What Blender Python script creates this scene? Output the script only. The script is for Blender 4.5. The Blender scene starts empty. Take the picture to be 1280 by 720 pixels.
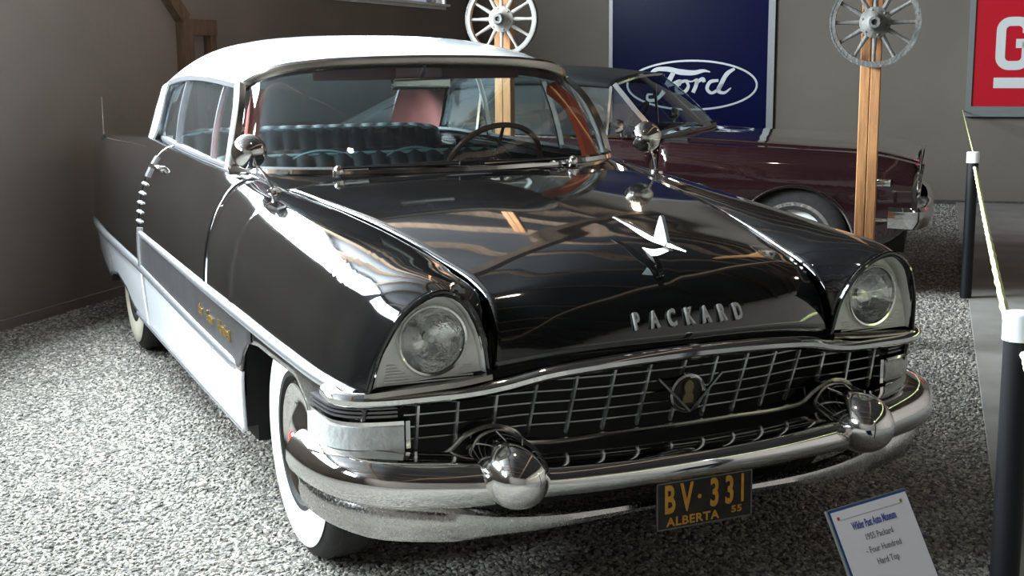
import bpy, bmesh, math, random
import numpy as np
from mathutils import Vector, Matrix
random.seed(7); np.random.seed(7)
sc = bpy.context.scene
COL = sc.collection
PI = math.pi

# ------------------------------------------------------------------ camera
CAM = np.array([-1.87215, -2.87358, 1.51211]); F = 1629.9
YAW, PITCH, ROLL = [math.radians(a) for a in (24.4349, 10.0586, -0.4754)]
def cam_basis():
    cy, sy, cp, sp = math.cos(YAW), math.sin(YAW), math.cos(PITCH), math.sin(PITCH)
    f = np.array([sy*cp, cy*cp, -sp]); r = np.array([cy, -sy, 0.]); u = np.cross(r, f)
    cr, sr = math.cos(ROLL), math.sin(ROLL)
    return cr*r+sr*u, -sr*r+cr*u, f
RT, UP, FW = cam_basis()
cd = bpy.data.cameras.new('camera'); cam = bpy.data.objects.new('camera', cd); COL.objects.link(cam)
cam.matrix_world = Matrix(((RT[0], UP[0], -FW[0], CAM[0]), (RT[1], UP[1], -FW[1], CAM[1]), (RT[2], UP[2], -FW[2], CAM[2]), (0, 0, 0, 1)))
cd.sensor_width = 36; cd.lens = F*36/1280; cd.clip_start = .05
sc.camera = cam
def ray(u, v):
    return FW + RT*(u-640)/F - UP*(v-360)/F
def hit(u, v, n, k):                       # pixel ray with plane n.p = k
    n = np.array(n, float); d = ray(u, v); return CAM + d*((k-n@CAM)/(n@d))
def at_depth(u, v, dep): return CAM + ray(u, v)*dep

# room axes: E1 runs along the left wall to the back wall, E2 along the back wall to the right
E1 = np.array([.673, .740, 0]); E1 /= np.linalg.norm(E1)
E2 = np.array([E1[1], -E1[0], 0])
KL = float(E2@np.array([-.74, 5.85, 0]))       # wall_left:  E2.p = KL
KB = float(E1@np.array([7.56, 7.52, 0]))       # wall_back:  E1.p = KB
KF, KR, HC = -7.5, 5.2, 3.7                      # front wall, right wall, ceiling height
def room(a, b, z=0.): return E1*a + E2*b + np.array([0, 0, z])

# ------------------------------------------------------------------ world, light, exposure
w = bpy.data.worlds.new('world'); sc.world = w; w.use_nodes = True
bgn = w.node_tree.nodes['Background']; bgn.inputs[0].default_value = (.62, .72, .9, 1); bgn.inputs[1].default_value = .6
# high openings along the left wall: span along the wall, sill, head, lamp power, number of panes
WINS = [(-5.6, -3.7, 2.40, 3.35, 480, 1), (-2.4, .5, 2.42, 3.40, 1050, 2), (1.0, 5.0, 2.42, 3.58, 2450, 1), (7.0, 9.9, 2.07, 3.25, 60, 3)]
def area(name, loc, zdir, sx, sy, power, color):
    ld = bpy.data.lights.new(name, 'AREA'); ld.shape = 'RECTANGLE'; ld.size = sx; ld.size_y = sy; ld.energy = power; ld.color = color
    o = bpy.data.objects.new(name, ld); COL.objects.link(o)
    z = -Vector(zdir).normalized(); up = Vector((0, 0, 1)); x = up.cross(z).normalized(); y = z.cross(x)
    o.matrix_world = Matrix(((x.x, y.x, z.x, loc[0]), (x.y, y.y, z.y, loc[1]), (x.z, y.z, z.z, loc[2]), (0, 0, 0, 1)))
    return o
for a, b, z0, z1, pw, _ in WINS:
    area('window_left_offscreen', room((a+b)/2, KL-.070, (z0+z1)/2), E2, b-a, z1-z0, pw, (.90, .96, 1.0))
sc.view_settings.view_transform = 'Standard'; sc.view_settings.look = 'None'; sc.view_settings.gamma = 1
sc.view_settings.exposure = -0.26
sc.view_settings.use_curve_mapping = False

# ------------------------------------------------------------------ materials
MATS = {}
def mat(name, col, rough=.5, metal=0., noise=0., nscale=8., bump=0., bscale=60., coat=0., spec=.5, emit=None, estr=0., alpha=1., trans=0., ior=1.45, detail=6., col2=None, stretch=None, rvar=0.):
    m = bpy.data.materials.new(name); m.use_nodes = True; nt = m.node_tree; b = nt.nodes['Principled BSDF']
    b.inputs['Base Color'].default_value = (*col, 1); b.inputs['Roughness'].default_value = rough; b.inputs['Metallic'].default_value = metal
    b.inputs['Coat Weight'].default_value = coat; b.inputs['Coat Roughness'].default_value = .03; b.inputs['Specular IOR Level'].default_value = spec
    b.inputs['Transmission Weight'].default_value = trans; b.inputs['IOR'].default_value = ior; b.inputs['Alpha'].default_value = alpha
    if emit: b.inputs['Emission Color'].default_value = (*emit, 1); b.inputs['Emission Strength'].default_value = estr
    tc = nt.nodes.new('ShaderNodeTexCoord'); src = tc.outputs['Object']
    if stretch:
        mp = nt.nodes.new('ShaderNodeMapping'); mp.inputs['Scale'].default_value = stretch; nt.links.new(src, mp.inputs[0]); src = mp.outputs[0]
    if noise or rvar:
        n = nt.nodes.new('ShaderNodeTexNoise'); n.inputs['Scale'].default_value = nscale; n.inputs['Detail'].default_value = detail; nt.links.new(src, n.inputs['Vector'])
        if noise:
            r = nt.nodes.new('ShaderNodeValToRGB'); c2 = col2 or tuple(min(1, c*(1+noise)) for c in col); c1 = tuple(c*(1-noise) for c in col) if not col2 else col
            r.color_ramp.elements[0].color = (*c1, 1); r.color_ramp.elements[1].color = (*c2, 1); r.color_ramp.elements[0].position = .3; r.color_ramp.elements[1].position = .7
            nt.links.new(n.outputs[0], r.inputs[0]); nt.links.new(r.outputs[0], b.inputs['Base Color'])
        if rvar:
            mr = nt.nodes.new('ShaderNodeMapRange'); mr.inputs[3].default_value = rough; mr.inputs[4].default_value = rough+rvar
            mr.inputs[1].default_value = .35; mr.inputs[2].default_value = .7
            nt.links.new(n.outputs[0], mr.inputs[0]); nt.links.new(mr.outputs[0], b.inputs['Roughness'])
    if bump:
        n2 = nt.nodes.new('ShaderNodeTexNoise'); n2.inputs['Scale'].default_value = bscale; n2.inputs['Detail'].default_value = 4; nt.links.new(src, n2.inputs['Vector'])
        bp = nt.nodes.new('ShaderNodeBump'); bp.inputs['Strength'].default_value = bump; bp.inputs['Distance'].default_value = .02
        nt.links.new(n2.outputs[0], bp.inputs['Height']); nt.links.new(bp.outputs[0], b.inputs['Normal'])
    MATS[name] = m; return m
def glassmat(name, tint, refl=1.0, dirt=.03):
    m = bpy.data.materials.new(name); m.use_nodes = True; nt = m.node_tree; nt.nodes.clear()
    out = nt.nodes.new('ShaderNodeOutputMaterial'); t = nt.nodes.new('ShaderNodeBsdfTransparent'); t.inputs[0].default_value = (*tint, 1)
    g = nt.nodes.new('ShaderNodeBsdfGlossy'); g.inputs['Roughness'].default_value = .02; g.inputs[0].default_value = (.9, .97, 1, 1)
    lw = nt.nodes.new('ShaderNodeLayerWeight'); lw.inputs[0].default_value = .5          # Schlick term that is the same from both sides of the pane
    pw = nt.nodes.new('ShaderNodeMath'); pw.operation = 'POWER'; pw.inputs[1].default_value = 5; nt.links.new(lw.outputs['Facing'], pw.inputs[0])
    mu = nt.nodes.new('ShaderNodeMath'); mu.operation = 'MULTIPLY_ADD'; mu.inputs[1].default_value = .9*refl; mu.inputs[2].default_value = .07*refl; nt.links.new(pw.outputs[0], mu.inputs[0])
    mx = nt.nodes.new('ShaderNodeMixShader'); nt.links.new(mu.outputs[0], mx.inputs[0]); nt.links.new(t.outputs[0], mx.inputs[1]); nt.links.new(g.outputs[0], mx.inputs[2])
    df = nt.nodes.new('ShaderNodeBsdfDiffuse'); df.inputs[0].default_value = (.5, .52, .52, 1)
    m2 = nt.nodes.new('ShaderNodeMixShader'); m2.inputs[0].default_value = dirt; nt.links.new(mx.outputs[0], m2.inputs[1]); nt.links.new(df.outputs[0], m2.inputs[2])
    nt.links.new(m2.outputs[0], out.inputs[0]); MATS[name] = m; return m
def paint(name, col, dust, drough=.05, dustcol=(.16, .145, .13)):
    """gloss paint with a thin film of dust that lies in soft swirls"""
    m = mat(name, col, .06, coat=1., spec=.5); nt = m.node_tree; b = nt.nodes['Principled BSDF']
    out = nt.nodes['Material Output']; tc = nt.nodes.new('ShaderNodeTexCoord')
    n = nt.nodes.new('ShaderNodeTexNoise'); n.inputs['Scale'].default_value = 5; n.inputs['Detail'].default_value = 8; n.inputs['Distortion'].default_value = .8
    nt.links.new(tc.outputs['Object'], n.inputs['Vector'])
    mr = nt.nodes.new('ShaderNodeMapRange'); mr.inputs[1].default_value = .3; mr.inputs[2].default_value = .75; mr.inputs[3].default_value = dust*.4; mr.inputs[4].default_value = dust*1.5
    nt.links.new(n.outputs[0], mr.inputs[0])
    d = nt.nodes.new('ShaderNodeBsdfDiffuse'); d.inputs[0].default_value = (*dustcol, 1)
    mx = nt.nodes.new('ShaderNodeMixShader'); nt.links.new(mr.outputs[0], mx.inputs[0]); nt.links.new(b.outputs[0], mx.inputs[1]); nt.links.new(d.outputs[0], mx.inputs[2])
    nt.links.new(mx.outputs[0], out.inputs[0]); return m
paint('black_paint', (.0025, .003, .0035), .018)
paint('maroon_paint', (.011, .003, .004), .010)
mat('white_paint', (.80, .82, .84), .12, coat=.6, noise=.03, nscale=3)
mat('chrome', (.78, .77, .75), .05, 1., noise=.08, nscale=5, rvar=.06)
mat('chrome_pitted', (.56, .55, .53), .12, 1., noise=.22, nscale=150, rvar=.22, bump=.03, bscale=300)
mat('grille_metal', (.30, .30, .29), .18, 1., noise=.2, nscale=9)
mat('header_metal', (.42, .40, .36), .24, 1., noise=.15, nscale=6)
mat('trim_metal', (.72, .74, .77), .27, .9, noise=.06, nscale=7)
mat('letter_silver', (.74, .74, .72), .28, .55)
mat('satin_metal', (.17, .165, .17), .36, .85, noise=.15, nscale=10)
mat('grey_bezel', (.80, .80, .77), .38, .0, noise=.08, nscale=20)
mat('black_undercoat_and_shade', (.02, .02, .02), .8)  # undercoat; also paints the shade of rim slots and grille openings
mat('rubber', (.016, .015, .014), .75, noise=.3, nscale=30, bump=.2, bscale=150)
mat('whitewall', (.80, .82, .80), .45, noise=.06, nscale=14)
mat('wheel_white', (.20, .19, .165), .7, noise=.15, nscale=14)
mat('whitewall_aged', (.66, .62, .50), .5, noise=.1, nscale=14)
mat('red_enamel', (.55, .02, .015), .2)
mat('old_gold', (.20, .16, .08), .4, .6)
mat('gold', (.55, .40, .14), .3, .9)
mat('lamp_lens', (.42, .43, .41), .12, noise=.1, nscale=30, bump=.25, bscale=70, coat=.5)
mat('reflector', (.72, .72, .70), .16, 1., noise=.2, nscale=24, bump=.35, bscale=22)
glassmat('glass', (.80, .88, .88), 1.0, .02)
glassmat('headlamp_glass', (.93, .95, .94), 1.0, .05)
glassmat('window_glass', (.95, .98, 1.), .3, .01)
mat('seat_cloth', (.018, .023, .026), .6, noise=.3, nscale=20)
mat('seat_piping', (.28, .46, .48), .4)
mat('headliner', (.13, .032, .026), .8, noise=.15)
mat('red_trim', (.42, .06, .025), .45, noise=.1)
mat('wheel_brown', (.07, .028, .018), .3)
mat('fin_plastic', (.26, .29, .29), .45, spec=.3)
mat('dash', (.02, .02, .022), .3)
mat('tan_panel', (.34, .24, .15), .6)
mat('wood', (.36, .165, .058), .6, noise=.35, nscale=5, stretch=(9, 9, .8), bump=.2, bscale=40)
mat('old_wood', (.12, .075, .045), .75, noise=.35, nscale=4, stretch=(6, 6, 1), bump=.25, bscale=30)
mat('wagon_wood', (.115, .110, .10), .75, noise=.25, nscale=14, bump=.3, bscale=60)
mat('wagon_wood_dark', (.10, .10, .095), .7, noise=.25, nscale=14, bump=.3, bscale=60)
mat('iron', (.07, .066, .06), .5, .6, noise=.3, nscale=20)
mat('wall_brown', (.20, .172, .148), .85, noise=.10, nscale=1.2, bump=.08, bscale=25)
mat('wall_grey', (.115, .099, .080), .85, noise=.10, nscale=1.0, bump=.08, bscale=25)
mat('concrete', (.24, .228, .205), .75, noise=.18, nscale=3, bump=.12, bscale=40)
mat('ceiling_metal', (.045, .046, .048), .6, .1, noise=.2, nscale=2)
mat('gravel_base', (.16, .15, .135), .95, noise=.5, nscale=80, bump=1., bscale=90)
mat('black_plastic', (.006, .006, .007), .5, spec=.3)
mat('white_plastic', (.82, .84, .86), .4)
mat('rope', (.62, .66, .30), .7, noise=.2, nscale=60)
mat('sign_blue', (.003, .0045, .028), .25, spec=.03)
mat('sign_silver', (.34, .35, .36), .3, .3)
mat('sign_red', (.36, .003, .012), .25, coat=.1)
mat('sign_white', (.48, .49, .48), .3)
mat('sign_frame', (.15, .155, .155), .4, .3)
mat('card_white', (.50, .48, .48), .45, noise=.03, nscale=9)
mat('card_blue', (.02, .07, .22), .4)
mat('ink_blue', (.05, .06, .22), .6)
mat('ink_grey', (.12, .12, .13), .6)
mat('plate_black', (.018, .016, .012), .4, noise=.5, nscale=25)
mat('plate_orange', (.62, .30, .035), .5, noise=.15, nscale=40)
mat('vinyl_black', (.003, .004, .004), .7, spec=.15, bump=.1, bscale=200)
mat('pale_stone', (.62, .60, .52), .8, noise=.1)
mat('bulb', (1, .9, .75), .3, emit=(1, .84, .62), estr=120)

# ------------------------------------------------------------------ mesh helpers
def link(name, me, m, parent=None, smooth=True):
    o = bpy.data.objects.new(name, me); COL.objects.link(o)
    if m: me.materials.append(MATS[m])
    if smooth: me.polygons.foreach_set('use_smooth', [True]*len(me.polygons))
    if parent: o.parent = parent
    return o
def mesh(name, v, f, m, parent=None, smooth=True):
    me = bpy.data.meshes.new(name); me.from_pydata([tuple(map(float, p)) for p in v], [], f); me.update()
    return link(name, me, m, parent, smooth)
def thing(name, label, cat, loc=(0, 0, 0), rz=0., group=None, scale=1.):
    o = bpy.data.objects.new(name, None); COL.objects.link(o); o.empty_display_size = .2
    o.location = loc; o.rotation_euler = (0, 0, rz); o.scale = (scale,)*3
    o['label'] = label; o['category'] = cat
    if group: o['group'] = group
    return o
def tag(o, label, cat, group=None):
    o['label'] = label; o['category'] = cat
    if group: o['group'] = group
    return o
def struct(o): o['kind'] = 'structure'; return o
class MB:
    def __init__(s): s.v = []; s.f = []
    def add(s, v, f):
        k = len(s.v); s.v += [tuple(p) for p in v]; s.f += [tuple(i+k for i in q) for q in f]; return s
    def box(s, lo, hi, fr=None):
        x0, y0, z0 = lo; x1, y1, z1 = hi
        v = [(x, y, z) for z in (z0, z1) for y in (y0, y1) for x in (x0, x1)]
        if fr: v = [fr(*p) for p in v]
        return s.add(v, [(0, 2, 3, 1), (4, 5, 7, 6), (0, 1, 5, 4), (2, 6, 7, 3), (0, 4, 6, 2), (1, 3, 7, 5)])
    def tube(s, pts, r, n=8, cap=True):
        P = [np.array(p, float) for p in pts]; R = r if hasattr(r, '__len__') else [r]*len(P)
        v = []; f = []; ref = None
        for i, p in enumerate(P):
            t = P[min(i+1, len(P)-1)]-P[max(i-1, 0)]; t /= np.linalg.norm(t)+1e-12
            if ref is None: ref = np.array([0, 0, 1.]) if abs(t[2]) < .9 else np.array([1., 0, 0])
            a = np.cross(t, ref); a /= np.linalg.norm(a)+1e-12; b = np.cross(a, t); ref = b
            for k in range(n): an = 2*PI*k/n; v.append(p+R[i]*(a*math.cos(an)+b*math.sin(an)))
        for i in range(len(P)-1):
            for k in range(n): f.append((i*n+k, i*n+(k+1) % n, (i+1)*n+(k+1) % n, (i+1)*n+k))
        if cap: f += [tuple(range(n))[::-1], tuple((len(P)-1)*n+k for k in range(n))]
        return s.add(v, f)
    def lathe(s, prof, o, ax, n=32, ref=None, arc=None):
        """prof: list of (along-axis, radius)"""
        ax = np.array(ax, float); ax /= np.linalg.norm(ax); o = np.array(o, float)
        r0 = np.array(ref if ref is not None else ((0, 0, 1.) if abs(ax[2]) < .9 else (1., 0, 0)), float); a = np.cross(ax, r0); a /= np.linalg.norm(a); b = np.cross(a, ax)
        v = []; f = []
        for h, r in prof:
            for k in range(n): an = 2*PI*k/n; v.append(o+ax*h+r*(a*math.cos(an)+b*math.sin(an)))
        for i in range(len(prof)-1):
            for k in range(n): f.append((i*n+k, i*n+(k+1) % n, (i+1)*n+(k+1) % n, (i+1)*n+k))
        return s.add(v, f)
    def sweep(s, path, prof, up=(0, 0, 1), scale=None, cap=True):
        """closed profile (out, up) swept along a path; 'out' is right of travel"""
        P = [np.array(p, float) for p in path]; U0 = np.array(up, float); n = len(prof); v = []; f = []
        for i, p in enumerate(P):
            t = P[min(i+1, len(P)-1)]-P[max(i-1, 0)]; t /= np.linalg.norm(t)+1e-12
            o = np.cross(t, U0); o /= np.linalg.norm(o)+1e-12; u = np.cross(o, t); k = scale[i] if scale else (1, 1)
            k = k if hasattr(k, '__len__') else (k, k)
            for a, b in prof: v.append(p+o*a*k[0]+u*b*k[1])
        for i in range(len(P)-1):
            for k in range(n): f.append((i*n+k, i*n+(k+1) % n, (i+1)*n+(k+1) % n, (i+1)*n+k))
        if cap: f += [tuple(range(n))[::-1], tuple((len(P)-1)*n+k for k in range(n))]
        return s.add(v, f)
    def build(s, name, m, parent=None, smooth=True, fix=True, bevel=0.):
        o = mesh(name, s.v, s.f, m, parent, smooth)
        if fix:
            bm = bmesh.new(); bm.from_mesh(o.data); bmesh.ops.remove_doubles(bm, verts=bm.verts, dist=1e-6)
            if bevel: bmesh.ops.bevel(bm, geom=[e for e in bm.edges], offset=bevel, segments=2, affect='EDGES', profile=.5)
            bmesh.ops.recalc_face_normals(bm, faces=bm.faces); bm.to_mesh(o.data); bm.free()
            if smooth: o.data.polygons.foreach_set('use_smooth', [True]*len(o.data.polygons)); crisp(o)
        return o
def crisp(o, ang=40):
    me = o.data; bm = bmesh.new(); bm.from_mesh(me)
    for e in bm.edges: e.smooth = len(e.link_faces) == 2 and e.calc_face_angle(0) < math.radians(ang)
    bm.to_mesh(me); bm.free()
def spl(P, T, t):
    """non-uniform Catmull-Rom through P (k,...) at parameters T, sampled at t"""
    P = np.array(P, float); T = np.array(T, float); t = np.atleast_1d(t); k = len(P)
    D = np.empty_like(P)
    sl = (P[1:]-P[:-1])/(T[1:]-T[:-1]).reshape(-1, *[1]*(P.ndim-1)); D[0] = sl[0]; D[-1] = sl[-1]
    for i in range(1, k-1):
        h0, h1 = T[i]-T[i-1], T[i+1]-T[i]; D[i] = (sl[i-1]*h1+sl[i]*h0)/(h0+h1)
    out = []
    for x in t:
        i = int(np.clip(np.searchsorted(T, x)-1, 0, k-2)); h = T[i+1]-T[i]; q = (x-T[i])/h
        out.append((2*q**3-3*q*q+1)*P[i]+(q**3-2*q*q+q)*h*D[i]+(-2*q**3+3*q*q)*P[i+1]+(q**3-q*q)*h*D[i+1])
    return np.array(out)
def curve(P, n):
    P = np.array(P, float); T = np.concatenate([[0], np.cumsum(np.linalg.norm(np.diff(P, axis=0), axis=1)+1e-9)])
    return spl(P, T, np.linspace(0, T[-1], n))
class Net:
    def __init__(s, rows, T=None):
        s.P = np.array(rows, float); L = np.linalg.norm(np.diff(s.P, axis=1), axis=2).mean(0); s.V = np.concatenate([[0], np.cumsum(L)])
        if T is None: T = np.concatenate([[0], np.cumsum(np.linalg.norm(np.diff(s.P, axis=0), axis=2).mean(1))])
        s.T = np.array(T, float)
    def row(s, t): return spl(s.P, s.T, t)[0]
    def at(s, t, v): return spl(s.row(t), s.V, v)
    def grid(s, ts, vs): return np.array([s.at(t, vs) for t in ts])
def gridmesh(name, G, m, parent, flip=None, thick=0., sx=1):
    G = np.array(G); nu, nv = G.shape[:2]; v = G.reshape(-1, 3)*[sx, 1, 1]
    f = [(i*nv+j, i*nv+j+1, (i+1)*nv+j+1, (i+1)*nv+j) for i in range(nu-1) for j in range(nv-1)]
    o = mesh(name, v, f, m, parent); me = o.data
    # orient outwards: away from 'flip' reference point
    if flip is not None:
        c = np.array(flip)*[sx, 1, 1] if len(flip) == 3 else None
        s_ = sum((np.array(p.center)-c)@np.array(p.normal)*p.area for p in me.polygons)
        if s_ < 0: me.flip_normals()
    if thick:
        md = o.modifiers.new('thickness', 'SOLIDIFY'); md.thickness = thick; md.offset = -1
    return o
def both(name, G, m, parent, flip=None, thick=0.):
    return [gridmesh(name, G, m, parent, flip, thick, s) for s in (1, -1)]
def mirror_full(G):
    """half grid whose column 0 lies on x=0 -> full-width grid"""
    G = np.array(G); L = G[:, :0:-1]*[-1, 1, 1]; return np.concatenate([L, G], axis=1)
def text(s, size, ext, m, M, parent=None, name='lettering', sx=1., space=1., bold=0.):
    cu = bpy.data.curves.new('t', 'FONT'); cu.body = s; cu.size = size; cu.extrude = ext; cu.align_x = 'CENTER'; cu.align_y = 'CENTER'; cu.resolution_u = 3; cu.offset = bold; cu.space_character = space
    ob = bpy.data.objects.new('t', cu); COL.objects.link(ob); dg = bpy.context.evaluated_depsgraph_get(); dg.update()
    me = bpy.data.meshes.new_from_object(ob.evaluated_get(dg)); bpy.data.objects.remove(ob); bpy.data.curves.remove(cu)
    me.materials.clear(); me.transform(Matrix(M) @ Matrix.Diagonal((sx, 1, 1, 1))); me.name = name
    return link(name, me, m, parent, False)
def frame(o, x, y):
    """4x4 from origin, local x, local y (local z = x cross y)"""
    x = np.array(x, float); x /= np.linalg.norm(x); y = np.array(y, float); y = y-x*(x@y); y /= np.linalg.norm(y); z = np.cross(x, y)
    return Matrix(((x[0], y[0], z[0], o[0]), (x[1], y[1], z[1], o[1]), (x[2], y[2], z[2], o[2]), (0, 0, 0, 1)))
def ribbon(mb, pts, wid, fr, depth, n=None):
    """flat raised stroke: 2-d points, widths, fr(x, y, h) -> 3-d"""
    P = np.array(pts, float); W = wid if hasattr(wid, '__len__') else [wid]*len(P); v = []; f = []
    for i in range(len(P)):
        t = P[min(i+1, len(P)-1)]-P[max(i-1, 0)]; t /= np.linalg.norm(t)+1e-12; q = np.array([-t[1], t[0]])*W[i]/2
        for h in (0, depth): v.append(fr(*(P[i]+q), h)); v.append(fr(*(P[i]-q), h))
    for i in range(len(P)-1):
        a, b = i*4, i*4+4; f += [(a+2, a+3, b+3, b+2), (a, a+2, b+2, b), (a+3, a+1, b+1, b+3), (a+1, a, b, b+1)]
    e = (len(P)-1)*4; f += [(0, 1, 3, 2), (e, e+2, e+3, e+1)]
    mb.add(v, f)
HALF = [(0, -1), (.5, -.85), (.87, -.5), (1, 0), (.87, .5), (.5, .85), (0, 1), (-.3, .8), (-.3, -.8)]      # half-round moulding, unit size
def moulding(w, d): return [(a*d, b*w) for a, b in HALF]

# ------------------------------------------------------------------ the room
def wall(name, m, lo_a, hi_a, lo_b, hi_b, z0, z1, holes=()):
    """a wall of thickness along one room axis; holes: (a0, a1, z0, z1) along E1"""
    mb = MB(); cuts = sorted({lo_a, hi_a, *[h[0] for h in holes], *[h[1] for h in holes]}); fr = lambda a, b, z: room(a, b, z)
    for a, b in zip(cuts[:-1], cuts[1:]):
        h = [q for q in holes if q[0] <= a+1e-6 and q[1] >= b-1e-6]
        if h: mb.box((a, lo_b, z0), (b, hi_b, h[0][2]), fr); mb.box((a, lo_b, h[0][3]), (b, hi_b, z1), fr)
        else: mb.box((a, lo_b, z0), (b, hi_b, z1), fr)
    return struct(mb.build(name, m, smooth=False))
wl = wall('wall_left', 'wall_brown', KF, KB, KL-.18, KL, -.1, HC, [(w_[0], w_[1], w_[2], w_[3]) for w_ in WINS])
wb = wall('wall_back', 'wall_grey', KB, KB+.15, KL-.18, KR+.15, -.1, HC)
wr = wall('wall_right', 'wall_brown', KF, KB, KR, KR+.15, -.1, HC)
wf = wall('wall_front', 'wall_brown', KF-.15, KF, KL-.18, KR+.15, -.1, HC)
mb = MB().box((KF-.15, KL-.18, -.16), (KB+.15, KR+.15, -.06), room); struct(mb.build('floor', 'concrete', smooth=False))
ce = struct(MB().box((KF-.15, KL-.18, HC), (KB+.15, KR+.15, HC+.12), room).build('ceiling', 'ceiling_metal', smooth=False))
for i in range(13):                       # rafters under the ceiling
    a = -6.6+i*1.45
    MB().box((a, KL, HC-.24), (a+.06, KR, HC), room).build('rafter', 'old_wood', ce, smooth=False)
for b in (KL+2.6, KL+5.4):
    MB().box((KF, b, HC-.46), (KB, b+.12, HC-.24), room).build('beam', 'old_wood', ce, smooth=False)
# high windows: casing, mullions, panes
for i, (a, b, SILL, WTOP, _, n) in enumerate(WINS):
    mbf = MB()
    for lo, hi in (((a-.05, SILL-.06), (b+.05, SILL)), ((a-.05, WTOP), (b+.05, WTOP+.06)), ((a-.05, SILL), (a, WTOP)), ((b, SILL), (b+.05, WTOP))):
        mbf.box((lo[0], KL-.064, lo[1]), (hi[0], KL+.025, hi[1]), room)
    win = struct(mbf.build('window_%d' % (i+1), 'white_plastic', smooth=False))
    MB().box((a-.05, KL+.0, SILL-.03), (b+.05, KL+.075, SILL-.005), room).build('window_sill', 'white_plastic', win, smooth=False)
    for k in range(1, n):
        x = a+(b-a)*k/n; MB().box((x-.02, KL-.065, SILL), (x+.02, KL-.02, WTOP), room).build('mullion', 'white_plastic', win, smooth=False)
    for k in range(n):
        x0, x1 = a+(b-a)*k/n, a+(b-a)*(k+1)/n
        MB().box((x0, KL-.050, SILL), (x1, KL-.045, WTOP), room).build('pane', 'window_glass', win, smooth=False)
# wooden brace and stud against the left wall
br = thing('wall_brace', 'unpainted wooden stud with short rail and diagonal brace on brown wall', 'wall brace', room(4.8, KL, 0))
br_inv = np.array(br.location)
def rel(f): return lambda a, b, z: room(a, b, z)-br_inv
MB().box((4.68, KL-.005, 0), (4.80, KL+.07, 1.79), rel(0)).build('stud', 'old_wood', br, smooth=False)
MB().box((4.80, KL-.005, 1.68), (5.12, KL+.07, 1.79), rel(0)).build('rail', 'old_wood', br, smooth=False)
MB().box((5.04, KL-.005, 0), (5.12, KL+.06, 1.68), rel(0)).build('stud', 'old_wood', br, smooth=False)
mbd = MB(); p0 = room(4.74, KL+.03, 1.78)-br_inv; p1 = room(4.42, KL+.03, 2.06)-br_inv
mbd.sweep([p0, p1], [(-.035, -.05), (.035, -.05), (.035, .05), (-.035, .05)]); mbd.build('diagonal_brace', 'old_wood', br, smooth=False)
struct(MB().box((KF, KL, -.02), (KB, KL+.02, .05), room).build('baseboard_left', 'wall_brown', smooth=False))
struct(MB().box((KB-.02, KL+.02, -.02), (KB, KR, .03), room).build('baseboard_back', 'iron', smooth=False))
# concrete walkway to the right of the gravel
KW = float(E2@np.array([1.82, .80, 0]))
struct(MB().box((KF, KW, -.06), (KB-.02, KR, .012), room).build('floor_walkway', 'concrete', smooth=False))

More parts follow.
